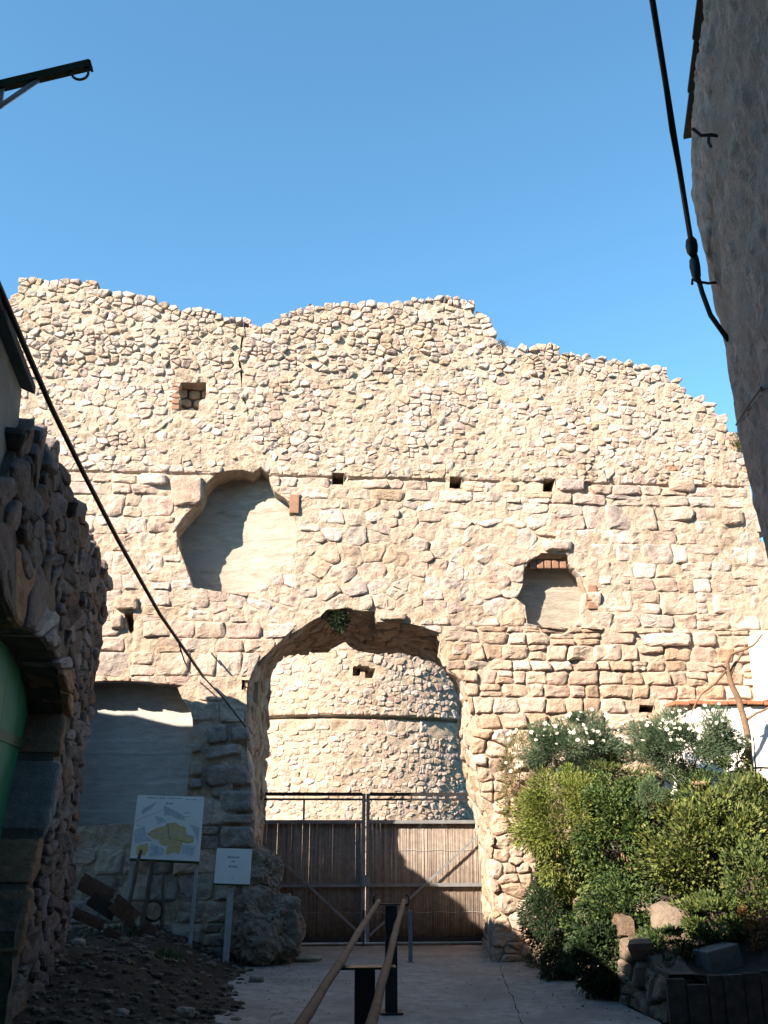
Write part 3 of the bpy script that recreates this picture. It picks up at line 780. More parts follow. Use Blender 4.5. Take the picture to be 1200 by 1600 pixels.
# facade stones
rng = random.Random(77)
LS = []
ctr = (sc_, arch[9][1]-.2)
cl = voronoi(rows(-.9, 6.5, 0, 7, (.12, .24), (.22, .6), rng, .4, .25), 1.6, .45)
inner = arch_full
big = [(ctr[0]+(s-ctr[0])*1.0, z) for s, z in arch_full]
for c in cl:
    if len(c) < 3 or abs(area(c)) < .004: continue
    u, v = cen(c)
    if not pip([(s, z+.05) for s, z in lout], (u, v)) or pip(arch_full, (u, v)): continue
    d = dpoly(arch_full, np.array([(u, v)]))[0]
    if d < .45 and v > arch[8][1]-.1: continue            # voussoirs go here
    if d < .24: continue
    e = dpoly(lout, np.array([(u, v)]))[0]
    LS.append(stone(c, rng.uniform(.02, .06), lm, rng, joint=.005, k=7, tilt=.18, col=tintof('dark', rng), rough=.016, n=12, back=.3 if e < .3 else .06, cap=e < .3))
place_stones(LS, ruin, M['stone'])
# voussoirs: long thin slabs set radially
cz = arch[8][1]; up = [p for p in arch_full if p[1] >= cz-.02]
per = resample(up, .32, False, 0)
vl = []
for a, b_ in zip(per, per[1:]):
    m_ = ((a[0]+b_[0])/2, (a[1]+b_[1])/2); d = Vector((m_[0]-sc_, (m_[1]-cz)*1.0+.02)); d.normalize(); L_ = rng.uniform(.55, .85)
    e1, e2 = Vector(a)-d*.015, Vector(b_)-d*.015
    f1, f2 = e1+(Vector((a[0]-sc_, a[1]-cz+.02)).normalized())*L_, e2+(Vector((b_[0]-sc_, b_[1]-cz+.02)).normalized())*L_
    q = [tuple(e1), tuple(e2), tuple(f2), tuple(f1)]
    if area(q) < 0: q.reverse()
    col = rng.choice([(.44, .41, .42), (.4, .22, .13), (.34, .3, .3), (.22, .16, .14), (.46, .43, .43)])
    vl.append(stone(q, rng.uniform(.04, .08), lm, rng, joint=.012, k=14, tilt=.06, col=tuple(x*.8 for x in col), rough=.014, back=.25))
place_stones(vl, ruin, M['stone'], name='voussoir', limit=60, rest='voussoirs')
# jamb blocks on the far side of the door
jb = []
jl = arch[:9]
tot = resample(jl, .02, False)
i = 0
while i < len(tot)-4:
    k = min(len(tot)-1, i+rng.randint(24, 46)); a, b_ = tot[i], tot[k]
    w_ = rng.uniform(.1, .24); q = [(a[0]+.03, a[1]), (b_[0]+.03, b_[1]), (b_[0]-w_, b_[1]), (a[0]-w_, a[1])]
    if area(q) < 0: q.reverse()
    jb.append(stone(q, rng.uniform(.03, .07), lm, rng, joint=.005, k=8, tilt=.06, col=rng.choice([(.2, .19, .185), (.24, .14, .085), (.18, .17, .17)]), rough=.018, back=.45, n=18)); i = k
place_stones(jb, ruin, M['stone'], name='jamb_block', limit=20)

# ================================================================== PLASTERED HOUSE, left
ph = root('plastered_house', 'grey plastered house with projecting tiled eave at the left edge', 'house', tuple(lm(4, 0, -2)))
sh0 = LPx([(44, 640)])[0][0]
ez = LPx([(46, 606)])[0][1]
sY = lambda Y: (LYC-Y)/(-LD.y)
def block(name, sa, sb, za, zb_, h0=-.06, dep=5.0, m='plaster'):
    mb = MB(); nx = max(2, int((sb-sa)/.25)); nzv = max(2, int((zb_-za)/.25))
    grid(mb, nx, nzv, lambda a, t: lm(sa+(sb-sa)*a, za+(zb_-za)*t, h0+.02*noise.noise(Vector((a*9, t*9, sa)))))
    P8 = [lm(s, z, h) for z in (za, zb_) for s, h in ((sa, h0), (sb, h0), (sb, h0-dep), (sa, h0-dep))]
    mb.add(P8, [(1, 2, 6, 5), (2, 3, 7, 6), (3, 0, 4, 7), (4, 5, 6, 7)])
    return mb.build(name, M[m], ph)
block('wall', sh0, sY(3.9), 3.2, ez)
block('upper_wall', sY(3.88), sY(2.46), 0, 7.0, h0=-.1)  # block out of view, its height set for the shadow it casts
block('tall_wall', sY(2.45), sY(-9), 0, 8.6, h0=-.14)  # unseen tall block, added for shade, lowered to keep the shrubs sunlit
block('shade_screen', sY(2.45), sY(-9), 8.61, 13.2, h0=-.15, dep=.45)  # thin unseen screen, added to keep the right house in shade
block('shade_screen', sY(3.6), sY(2.46), 7.01, 13.2, h0=-.15, dep=.45)  # second unseen screen, extends that shade to the right house's far corner
def roof_tiles(parent, sa, sb, z, h_out, slope, rows_n=3, nm='roof_tile', m='clay', pitch=.2):
    n = int((sb-sa)/pitch)
    shared = None
    for i in range(n):
        s = sa+pitch*(i+.5)
        for r in range(rows_n):
            h1 = h_out-r*.34; zz = z+r*.34*slope
            if shared is None:
                mb = MB(); vs = []
                for t in (0, 1):
                    for k in range(9):
                        a = math.pi*k/8; x = math.cos(a)*pitch*.46; y = math.sin(a)*pitch*.34
                        vs.append(LD*x+LN*(-t*.42)+Vector((0, 0, y+t*.42*slope)))
                vs += [v*1-Vector((0, 0, .018)) for v in vs]
                fs = [(k, k+1, 10+k, 9+k) for k in range(8)]+[(18+k+1, 18+k, 27+k, 28+k) for k in range(8)]+[(k+1, k, 18+k, 19+k) for k in range(8)]+[(9+k, 10+k, 28+k, 27+k) for k in range(8)]
                shared = mb.add(vs, fs).build(nm, M[m], parent, smooth=False, origin=(0, 0, 0)); o = shared
            else:
                o = shared.copy(); sc.collection.objects.link(o); o.parent = parent
            o.location = lm(s, zz, h1)-ORI[parent.name]
rf = MB(); hexa(rf, [lm(s, z, h) for dz in (0, .06) for s, h, z in ((sh0-.06, .02, ez+.0+dz), (sY(3.9), .02, ez+dz), (sY(3.9), -5, ez+1.9+dz), (sh0-.06, -5, ez+1.9+dz))])
rfo = rf.build('roof', M['dclay'], ph)
roof_tiles(rfo, sh0, sh0+3.4, ez+.07, -.12, .37, 2, m='dclay')

# ================================================================== RENDERED HOUSE, right
RY = 7.2; aR = math.atan((953-600)/FPX)+YAW
RDIR = Vector((-math.sin(aR), -math.cos(aR), 0))       # from the far corner towards the camera
prof = [(1079, 205), (1080, 240), (1081, 300), (1090, 352), (1102, 405), (1116, 465), (1129, 525), (1137, 580), (1147, 640), (1158, 700), (1174, 765), (1192, 845), (1212, 930), (1236, 1030), (1262, 1150), (1290, 1300), (1330, 1480), (1370, 1640)]
pp = [onY(x, y, RY) for x, y in prof]
rh = root('rendered_house', 'shaded brown house wall with rough render leaning in at the right edge', 'house', (pp[-1].x+.8, RY-2, 0))
mb = MB(); pz = resample([tuple(p) for p in pp], .04, False); nl = len(pz)
pz = [Vector(p) for p in pz]
if pz[-1].z > 0: pz.append(Vector((pz[-1].x+.12, RY, -.05)))
nl = len(pz); steps = [0]
while steps[-1] < 13: steps.append(steps[-1]+(.04 if steps[-1] < 4.2 else .4))
vs = []
for s in steps:
    for p in pz:
        q = p+RDIR*s; r0 = .03*min(1, s/.15)
        e = .035*nz(q, 2.2)+.03*nz(q, 6, 3)+.035*max(-.25, nz(Vector((q.x, q.y*1.4, q.z*.75)), 9, 8))+.016*nz(q, 19, 2)
        vs.append(q+Vector((-1, 0, 0))*e*(.35+.65*min(1, s/.3)))
fs = [(i*nl+j, i*nl+j+1, (i+1)*nl+j+1, (i+1)*nl+j) for i in range(len(steps)-1) for j in range(nl-1)]
k = len(vs); vs += [vs[j]+Vector((5.5, .3, 0)) for j in range(nl)]
fs += [(j+1, j, k+j, k+j+1) for j in range(nl-1)]
mb.add(vs, fs); mb.build('wall', M['render'], rh, smooth=True)
# roof edge: overlapping slabs along the eave
t0 = pp[0]; n_sl = 12
for i in range(n_sl):
    sa = -.12+i*.62; sb = sa+.75; lift = .05
    q = []
    for dz in (0, .035):
        for s, hx, zz in ((sa, -.06, 0), (sb, -.03, lift), (sb, .5, lift+.16), (sa, .5, .16)):
            c = t0+RDIR*s; q.append(Vector((c.x+hx, c.y, c.z+zz+dz)))
    b = MB(); hexa(b, q); b.build('eave_slab', M['dclay'], rh)
b = MB(); hexa(b, [t0+RDIR*s+Vector((hx, 0, z)) for z in (.2, .26) for s, hx in ((-.05, .3), (13, .3), (13, 5.5), (-.05, 5.5))]); b.build('roof', M['clay'], rh)
def on_right(x, y):   # point on the right house's face under a pixel
    best = None
    r = ray(x, y)
    for i in range(400):
        d = 2+i*.015; p = EYE+r*d
        # profile at this height
        for a, c in zip(pp, pp[1:]):
            if c.z <= p.z <= a.z:
                f = (a.z-p.z)/(a.z-c.z); X0 = a.x+(c.x-a.x)*f; s = (RY-p.y)/(-RDIR.y) if RDIR.y else 0
                if s < 0: break
                if p.x >= X0+RDIR.x*s: return p
    return EYE+r*6.8
# iron hook fixed in the wall
h0 = on_right(1122, 213); h1 = on_right(1104, 216)
hk = MB(); o1 = Vector((-.16, .02, .0))
tube(hk, [h0+Vector((.05, 0, 0)), h0+Vector((-.06, 0, .01)), h0+Vector((-.13, .0, 0)), h0+Vector((-.19, 0, .06))], .013, 6)
tube(hk, [h0+Vector((-.07, 0, .01)), h0+Vector((-.08, 0, -.06)), h0+Vector((-.065, 0, -.1))], .012, 6)
hk.build('iron_hook', M['darksteel'], rh)
# thin cable tacked low on the face
c0, c1 = on_right(1156, 664), on_right(1196, 606)
b = MB(); tube(b, [c0+Vector((-.03, 0, 0)), (c0+c1)/2+Vector((-.04, 0, 0)), c1+Vector((-.03, 0, 0))], .009, 6); b.build('wire', M['cable'], rh)

# overhead cable with insulator, right
ia = onY(1081, 385, 6.9); ib = onY(1088, 425, 6.95); ic = onY(1127, 524, 7.05)
cb = root('power_cable', 'thick black cable with a dark insulator strung to the brown house at right', 'cable', tuple(ic))
na = onY(1019, -2, 5.2); pts = []
nb_ = na+(na-ia)*1.6
for i in range(31):
    t = i/30; p = nb_.lerp(ia, t); p.z -= .0*t; pts.append(p)
b = MB(); tube(b, pts, .022, 8); b.build('cable', M['cable'], cb, smooth=True)
b = MB(); tube(b, [pts[0]+Vector((.03, 0, -.02)), pts[15]+Vector((.018, 0, .03)), pts[24]+Vector((-.02, 0, -.015)), ia+Vector((.01, 0, -.03))], .011, 6); b.build('wire', M['cable'], cb, smooth=True)
b = MB(); lump(b, ia, .055, .055, .1, RNG, amp=.12, sub=2); b.build('insulator', M['porcelain'], cb, smooth=True)
b = MB(); lump(b, ib.lerp(ia, .2), .045, .045, .15, RNG, amp=.2, sub=2); b.build('clamp', M['porcelain'], cb, smooth=True)
b = MB(); tube(b, [ib, ib.lerp(ic, .3)+Vector((-.015, 0, -.02)), ib.lerp(ic, .65)+Vector((-.02, 0, -.02)), ic+Vector((.06, 0, -.05))], .022, 8); b.build('cable_tail', M['cable'], cb, smooth=True)
hp = onY(1090, 440, 6.98)
b = MB(); tube(b, [hp+Vector((-.05, 0, -.03)), hp+Vector((-.045, 0, .02)), hp, hp+Vector((.1, .02, .0)), hp+Vector((.25, .02, .02))], .012, 6); b.build('wall_hook', M['darksteel'], cb, smooth=True)

# cable on the left, from the plastered house down to the gate pier
CPX = [(-30, 382), (0, 450), (37, 537), (82, 640), (132, 742), (185, 845), (250, 960), (300, 1032), (318, 1058)]
p1 = onY(318, 1058, 13.05); p2 = onY(384, 1136, 13.1); q0 = LPx([(0, 450)])[0]; p0 = lm(q0[0], q0[1], .03)
def on_span(x, y):
    # where the sight line crosses the vertical plane of the cable's span
    n = (p1-p0).cross(Vector((0, 0, 1))); return onP(x, y, p0, n)
cb2 = root('service_cable', 'dark cable running from the plastered house down across the castle wall at left', 'cable', tuple(p2))
b = MB(); cpts = [on_span(x, y) for x, y in CPX]; pts = []
for i in range(len(cpts)-1): pts += [cpts[i].lerp(cpts[i+1], t/4) for t in range(4)]
pts.append(cpts[-1])
tube(b, pts, .019, 7); b.build('cable', M['cable'], cb2, smooth=True)
b = MB(); tube(b, [pts[-1], p1.lerp(p2, .5)+Vector((0, -.01, .03)), p2], .011, 6); b.build('wire', M['cable'], cb2, smooth=True)
b = MB(); s2 = pts[26]; e2 = onY(298, 1052, 13.05); tube(b, [s2, s2.lerp(e2, .5)-Vector((0, 0, .04)), e2], .009, 6); b.build('wire', M['cable'], cb2, smooth=True)
b = MB(); e3 = onY(346, 1040, 13.08); bar(b, onY(330, 1020, 13.08), e3, .02, .02); b.build('wall_hook', M['darksteel'], cb2)

# iron lamp bracket, top left
br = root('iron_bracket', 'dark iron wall bracket with a hanging ring against the sky at top left', 'bracket', tuple(onY(-40, 160, 3.5)))
BY = 3.5
a0, a1 = onY(142, 101, BY), onY(-60, 149, BY)
b = MB(); bar(b, a1, a0, .035, .035); b.build('arm', M['dgreen'], br)
b = MB(); bar(b, a0+Vector((-.005, 0, .01)), onY(143, 108, BY), .012, .035); b.build('end_stop', M['dgreen'], br)
b = MB(); tube(b, [onY(60, 125, BY), onY(-70, 214, BY)], .011, 8); b.build('brace', M['galv'], br, smooth=True)
b = MB(); rc_ = onY(125, 114, BY); tube(b, [rc_+Vector((math.cos(a)*.036, 0, math.sin(a)*.036)) for a in [2*math.pi*i/20 for i in range(21)]], .006, 6, caps=False); b.build('ring', M['steel'], br, smooth=True)
b = MB(); bar(b, onY(-2, 135, BY), onY(-6, 168, BY), .05, .01); b.build('gusset', M['galv'], br)
b = MB(); wx = (lm(sY(BY), 5, -.1)).x; 
tube(b, [a1, Vector((wx, BY, a1.z))], .017, 8); b.build('wall_stub', M['dgreen'], br)

# ================================================================== SIGNS
YS = 12.65
def quad_board(mb, px, Y, th=.022):
    f = [onY(x, y, Y) for x, y in px]; bk_ = [p+Vector((0, th, 0)) for p in f]
    return mb.add(f+bk_, [(0, 1, 2, 3), (7, 6, 5, 4), (0, 4, 5, 1), (1, 5, 6, 2), (2, 6, 7, 3), (3, 7, 4, 0)])
def patch(name, parent, pxs, m, Y):
    mb = MB(); c = cen(pxs); vs = [onY(*c, Y)]+[onY(x, y, Y) for x, y in pxs]
    mb.add(vs, [(0, i+1, (i+1) % len(pxs)+1) for i in range(len(pxs))]); return mb.build(name, M[m], parent)
s1 = root('map_sign', 'white information board with a yellow district map on a steel pole', 'sign', tuple(onY(295, 1484, YS)))
b = MB(); quad_board(b, [(203, 1341), (311, 1346), (319, 1245), (215, 1242)], YS); bd = b.build('board', M['board'], s1)
b = MB(); quad_board(b, [(202, 1345), (311, 1350), (311, 1346), (203, 1341)], YS-.004, .03); b.build('lower_edge', M['dgreen'], s1)
gz = lambda p: Vector((p.x, p.y, bank_z(p.x, p.y)-.06))
pb_ = onY(295, 1486, YS); b = MB(); bar(b, pb_-Vector((0, -.035, .12)), onY(312, 1300, YS)+Vector((0, .035, 0)), .045, .02); b.build('pole', M['galv'], s1)
b = MB(); bar(b, onY(198, 1405, YS)+Vector((0, .035, 0)), onY(212, 1300, YS)+Vector((0, .035, 0)), .04, .02); b.build('pole', M['galv'], s1)
YP = YS-.002
patch('map_land', bd, [(229, 1303), (240, 1296), (246, 1293), (256, 1291), (262, 1286), (274, 1285), (281, 1290), (290, 1292), (292, 1304), (304, 1307), (302, 1316), (295, 1318), (286, 1314), (283, 1327), (280, 1335), (272, 1331), (262, 1336), (259, 1333), (262, 1322), (251, 1320), (248, 1313), (238, 1310)], 'mapyellow', YP)
patch('map_land', bd, [(214, 1322), (230, 1317), (232, 1328), (226, 1337), (212, 1335)], 'mapyellow', YP-.0005)
patch('map_relief', bd, [(256, 1258), (264, 1262), (276, 1268), (286, 1274), (290, 1282), (278, 1280), (266, 1274), (257, 1274)], 'mapgrey', YP)
patch('map_relief', bd, [(222, 1266), (234, 1258), (246, 1252), (240, 1260), (228, 1269), (221, 1273)], 'mapgrey', YP)
patch('map_relief', bd, [(296, 1288), (312, 1293), (309, 1318), (305, 1302)], 'mapgrey', YP)
patch('map_water', bd, [(210, 1298), (226, 1290), (228, 1306), (238, 1314), (230, 1314), (210, 1318)], 'mapblue', YP)
patch('map_water', bd, [(236, 1318), (256, 1326), (255, 1336), (232, 1338), (234, 1328)], 'mapblue', YP)
patch('map_water', bd, [(286, 1320), (306, 1322), (302, 1338), (284, 1332)], 'mapblue', YP)
patch('map_water', bd, [(242, 1274), (254, 1278), (260, 1284), (246, 1288)], 'mapblue', YP)
patch('river', bd, [(261.6, 1286), (263, 1286), (264, 1300), (267, 1314), (265.5, 1314), (262, 1300)], 'ink', YP-.001)
r = random.Random(4)
def marks(parent, x, y, n, wd, h, slope=.035, hh=None):
    mb = MB()
    for i in range(n):
        a = x+i*wd; yy = y+(a-x)*slope; k = h*r.choice((.7, .75, 1))
        mb.add([onY(px, py, YP-.001) for px, py in ((a, yy+h/2), (a+wd*.62, yy+h/2), (a+wd*.66, yy+h/2-k), (a+wd*.05, yy+h/2-k))], [(0, 1, 2, 3)])
    return mb.build('lettering', M['ink'], parent)
marks(bd, 230, 1246, 6, 2.1, 2.4); marks(bd, 244.5, 1246.5, 2, 2, 2.2); marks(bd, 250, 1246.8, 4, 2, 2.4); marks(bd, 262, 1247, 12, 1.9, 1.6); marks(bd, 290, 1249, 10, 1.9, 1.4)
marks(bd, 259, 1255, 5, 2.4, 3)
for (pts_, w_) in (([(222, 1300), (236, 1303), (252, 1300), (266, 1304), (284, 1302), (303, 1311)], .5), ([(246, 1293), (252, 1304), (256, 1316), (262, 1330)], .45), ([(283, 1291), (279, 1304), (281, 1318), (277, 1334)], .45), ([(212, 1284), (226, 1276), (240, 1272), (252, 1266), (262, 1256)], .5), ([(208, 1312), (222, 1320), (240, 1324), (258, 1330)], .45), ([(296, 1262), (300, 1276), (308, 1286)], .4)):
    mb = MB()
    for a, b_ in zip(pts_, pts_[1:]):
        mb.add([onY(x, y+d, YP-.0015) for x, y, d in ((*a, w_), (*b_, w_), (*b_, -w_), (*a, -w_))], [(0, 1, 2, 3)])
    mb.build('map_line', M['mapgrey'], bd)
for x_, y_, n_l in ((236, 1299, 5), (270, 1297, 6), (268, 1310, 5), (250, 1310, 4), (272, 1323, 4), (222, 1262, 6), (288, 1270, 6), (288, 1276, 5), (214, 1290, 4), (298, 1326, 4), (240, 1332, 5)): marks(bd, x_, y_, n_l, 1.5, 1.3)
s2_ = root('name_sign', 'small square white sign with three short lines of lettering on a steel pole', 'sign', tuple(onY(353, 1497, YS)))
b = MB(); quad_board(b, [(334, 1380), (390, 1382), (394, 1327), (339, 1325)], YS); bd2 = b.build('board', M['board'], s2_)
b = MB(); quad_board(b, [(334, 1383), (390, 1385), (390, 1382), (334, 1380)], YS-.003, .028); b.build('lower_edge', M['dgreen'], s2_)
b = MB(); bar(b, onY(352, 1500, YS)+Vector((0, .04, -.12)), onY(363, 1350, YS)+Vector((0, .04, 0)), .075, .03); b.build('pole', M['galv'], s2_)
marks(bd2, 356, 1339, 8, 2.4, 3.2, .02); marks(bd2, 362, 1346, 2, 2.6, 3); marks(bd2, 357.5, 1353.5, 6, 2.4, 3.4, .02); marks(bd2, 362, 1372, 2, 1.6, 1.6)

# ================================================================== DEBRIS by the signs
rng = random.Random(5)
def stake(a, c, Ya, Yb, wd, lab, nm='wooden_stake'):
    b = MB(); p, q = onY(*a, Ya), onY(*c, Yb); q = Vector((q.x, q.y, q.z-.1)); k = 8
    for i in range(k): pass
    pts = [q.lerp(p, i/k)+Vector((nz((i, a[0], 0), .8)*.012, 0, 0)) for i in range(k+1)]
    tube(b, pts, [wd*(1-.35*i/k)*(1+.12*nz((i, 1, a[0]), .9)) for i in range(k+1)], 6, wob=.006)
    tag(b.build(nm, M['oldwood'], smooth=False), lab, 'stake', 'wooden stakes leaning by the map sign')
stake((220, 1328), (187, 1470), 12.55, 12.3, .032, 'leftmost leaning wooden stake crossing the lower left corner of the map board')
stake((239, 1345), (216, 1478), 12.6, 12.45, .04, 'thick wooden stake standing just under the map board, middle of three')
stake((256, 1362), (252, 1480), 12.7, 12.5, .03, 'thin upright wooden stake right of the clay pipe')
def tile_frag(px, py, Y, sx, sz, tilt, lab, m='oldclay'):
    p = onY(px, py, Y); mb = MB(); R = Matrix.Rotation(math.radians(tilt), 3, 'Y') @ Matrix.Rotation(rng.uniform(-.5, .5), 3, 'X'); n = 8; vs = []
    for t in (0, 1):
        for th in (0, .02):
            for k in range(n+1):
                a = math.pi*(.3+.4*k/n); rr_ = sz*.85-th
                vs.append(p+R@Vector(((t-.5)*sx+.03*nz((k, t, px), .7), -math.sin(a)*rr_*.5, math.cos(a)*rr_)))
    m1 = n+1
    fs = []
    for k in range(n):
        fs += [(k, k+1, 2*m1+k+1, 2*m1+k), (m1+k+1, m1+k, 3*m1+k, 3*m1+k+1), (k+1, k, m1+k, m1+k+1), (2*m1+k, 2*m1+k+1, 3*m1+k+1, 3*m1+k)]
    fs += [(0, 2*m1, 3*m1, m1), (n, m1+n, 3*m1+n, 2*m1+n)]
    tag(mb.add(vs, fs).build('roof_tile', M[m]), lab, 'tile', 'old clay roof tiles heaped by the wall')
tile_frag(152, 1388, 12.5, .42, .2, 28, 'topmost old clay tile of the heap, against the rubble corner')
tile_frag(140, 1434, 12.2, .38, .13, 22, 'narrow clay tile sticking out low at left of the heap')
tile_frag(198, 1420, 12.4, .34, .22, 38, 'broad clay tile beside the leftmost stake')
tile_frag(184, 1462, 12.2, .32, .14, 34, 'lowest clay tile lying in front of the heap')
tile_frag(240, 1458, 12.4, .3, .2, 35, 'clay tile below the dark pipe mouth')
tile_frag(165, 1412, 12.45, .36, .2, 30, 'dark clay tile in the middle of the heap', 'dclay')
p = onY(238, 1424, 12.55); b = MB(); R_ = .125
for ra_, nm in ((R_, 0), (R_-.018, 1)):
    tube(b, [p+Vector((0, 0, 0)), p+Vector((-.05, .5, -.03))], ra_, 20, caps=False)
b.add([p+Vector((math.cos(a)*rr_, 0, math.sin(a)*rr_)) for rr_ in (R_, R_-.018) for a in [2*math.pi*k/20 for k in range(20)]], [(k, (k+1) % 20, 20+(k+1) % 20, 20+k) for k in range(20)])
tag(b.build('clay_pipe', M['dclay'], smooth=True), 'round dark mouth of a clay pipe between two stakes', 'pipe')
# loose stones on the bank
labs = ['pale flat stone on the dark bank below the tile heap', 'flat pale slab at the top left edge of the path', 'pale chip of stone at the foot of the map sign pole', 'pale stone beside the small sign pole foot', 'grey stone low on the dark bank at left', 'stone half buried in the middle of the dark bank', 'small stone near the lower left corner on the bank', 'stone on the bank edge beside the path', 'rounded stone at the foot of the arched door wall']
for (x, y, rx, rz), lab in zip([(172, 1492, .13, .05), (478, 1497, .22, .04), (262, 1513, .12, .03), (384, 1500, .1, .04), (120, 1512, .07, .05), (290, 1560, .09, .05), (190, 1585, .06, .04), (400, 1530, .08, .05), (60, 1530, .09, .07)], labs):
    q = onZ(x, y, .2 if x < 350 else .04); z = max(bank_z(q.x, q.y), .012) if x < 460 else .02
    b = MB(); lump(b, (q.x, q.y, z+rz*.4), rx, rx*.7, rz, rng, amp=.3, sub=3, col=(.33, .29, .25) if x != 478 else (.34, .36, .3), flat=.8)
    tag(b.build('loose_stone', M['stone'], smooth=True), lab, 'stone', 'loose stones on the bank')
# rubble and clods over the bank
b = MB()
for i in range(2600):
    x = rng.uniform(-4.2, -.25); y = rng.uniform(5.5, 13.1)
    if x > -.6+.2*nz((y, 0, 0), 2): continue
    s = rng.uniform(.012, .05)*(1.4 if rng.random() < .08 else 1)
    lump(b, (x, y, bank_z(x, y)+s*.2), s, s*rng.uniform(.6, 1.2), s*.6, rng, amp=.3, sub=1, col=(lambda k: (.2*k, .165*k, .13*k))(rng.uniform(.35, .9)), flat=.85)
b.build('rubble', M['stone'], kind='stuff')
ob = bpy.data.objects['rubble']; tag(ob, 'dark clods and small rubble strewn over the earth bank', 'rubble')

# ================================================================== TERRACE, right
rng = random.Random(31)
RWX = [(13.15, 2.95), (11.5, 3.0), (9.2, 3.12)]
def rwx(y):
    if y > 11.5: return 2.95+(13.15-y)/(1.65)*.05
    return 3.0+(11.5-y)/2.3*.12
def ter_z(x, y):
    d = x-rwx(y)
    return .72+.95*sm(.0, 2.2, d+.35*(y-11.2))+.1*nz((x, y, 0), 1.3)+.05*nz((x, y, 4), 4)-.35*sm(10.6, 9.2, y)
b = MB(); grid(b, 50, 46, lambda a, t: Vector((rwx(9.15+4*t)+.12+6.2*a, 9.15+4.02*t, ter_z(rwx(9.15+4*t)+.12+6.2*a, 9.15+4*t))))
structure(b.build('terrace', M['earth'], smooth=True))
rw = root('retaining_wall', 'low dry stone retaining wall beside the path under the trailing plants', 'wall', (3.05, 11, 0))
rm = lambda s, z, h: Vector((rwx(13.15-s)-h+.02*z, 13.15-s, z))
def rtop(s): return max(.25, ter_z(rwx(13.15-s)+.1, 13.15-s)+.03)
b = MB(); grid(b, 60, 16, lambda a, t: rm(4.0*a, -.1+(rtop(4.0*a)+.1)*t, .02*nz((a*30, t*10, 0), 1))+Vector((.04, 0, 0)))
grid(b, 60, 2, lambda a, t: Vector((rwx(13.15-4*a)+.04+.3*t, 13.15-4*a, rtop(4*a)-.01)))
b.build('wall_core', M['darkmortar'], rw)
RL = []
for c in voronoi(rows(0, 4.0, .02, 1.5, (.16, .28), (.18, .42), rng, .42, .3), 1.3, .4, (0, 1.6, 0, 4)):
    if len(c) < 3 or abs(area(c)) < .006: continue
    u, v = cen(c)
    if v > rtop(u)+.02 or u > 3.95: continue
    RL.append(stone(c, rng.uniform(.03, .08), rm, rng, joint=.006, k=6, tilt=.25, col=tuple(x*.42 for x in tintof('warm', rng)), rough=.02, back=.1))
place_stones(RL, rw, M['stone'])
# board fence closing the terrace towards the camera
fz = onY(1100, 1532, 9.05).z
fe = root('board_edging', 'dark upright boards edging the terrace at the lower right corner', 'edging', (3.9, 9.05, 0))
x = 3.1
while x < 5.4:
    wd = rng.uniform(.13, .2); tp = fz+rng.uniform(-.05, .05)+.06*(x-3.1); b = MB()
    box(b, (x+wd/2, 9.05+rng.uniform(-.015, .015), tp/2-.05), wd-.012, .045, tp+.1, rot=Matrix.Rotation(rng.uniform(-.02, .02), 3, 'Y'), bev=.006); b.build('board', M['oldwood'], fe); x += wd
p = onY(1122, 1497, 9.5)
b = MB(); box(b, p, .34, .26, .2, rot=Matrix.Rotation(math.radians(-11), 3, 'Y') @ Matrix.Rotation(.2, 3, 'Z'), bev=.015)
tag(b.build('stone_block', M['greywood']), 'grey squared block lying tilted on the terrace edge above the boards', 'block')
for (x, y, Y, rx, rz, lab) in ((960, 1528, 10.8, .3, .12, 'long flat boulder at the foot of the retaining wall'), (1052, 1450, 10.2, .22, .22, 'sunlit stone among the shrubs above the retaining wall'), (1010, 1428, 10.6, .14, .1, 'small pale stone beside the sunlit one on the terrace'), (976, 1160, 12.6, .17, .09, 'large white stone between the two daisy bushes')):
    q = onY(x, y, Y); b = MB(); lump(b, q, rx, .2, rz, rng, amp=.3, sub=3, col=(.46, .42, .36) if y == 1160 else (.25, .2, .16), flat=.75)
    tag(b.build('boulder', M['stone'], smooth=True), lab, 'boulder')

# white-washed house with tile coping
wh = root('whitewashed_wall', 'bright whitewashed garden wall with red tile coping below the castle wall', 'wall', (6.5, 12.7, 1))
wl = onY(1096, 1150, 12.75).x; wt = onY(1150, 1103, 12.75).z; wr = onY(1191, 1020, 12.75).x; wtt = onY(1193, 986, 12.75).z
b = MB()
def wy(a, t): return 12.75+.02*nz((a*8, t*5, 0), 1)+.3*max(0, 1-a/.09)**1.5
grid(b, 50, 24, lambda a, t: Vector((wl-.45+(9.3-wl)*a+.03*nz((t*9, 1, 0), 1), wy(a, t), .8+(wt-.8)*t-(.16*max(0, 1-a/.12) if t > .9 else 0))))
b.add([Vector(q) for q in ((wl-.3, 13.05, wt-.1), (wl-.2, 12.76, wt), (9, 12.76, wt), (9, 13.2, wt), (wl-.3, 13.2, wt-.1))], [(0, 1, 2, 3, 4)])
b.build('wall_face', M['white'], wh, smooth=True)
b = MB(); box(b, ((wr+9)/2, 12.96, (wt+.09+wtt)/2), 9-wr, .42, wtt-wt-.09, bev=.03); b.build('upper_wall', M['white'], wh)
x = wl-.35; cp = None
while x < wr+1.2:
    L_ = rng.uniform(.2, .27); b = MB(); box(b, (x+L_/2, 12.86+rng.uniform(-.015, .015), wt+.035+rng.uniform(-.008, .01)), L_-.012, .34, .05, rot=Matrix.Rotation(rng.uniform(-.04, .04), 3, 'Y'), bev=.01)
    b.build('coping_tile', M['clay'], wh); x += L_

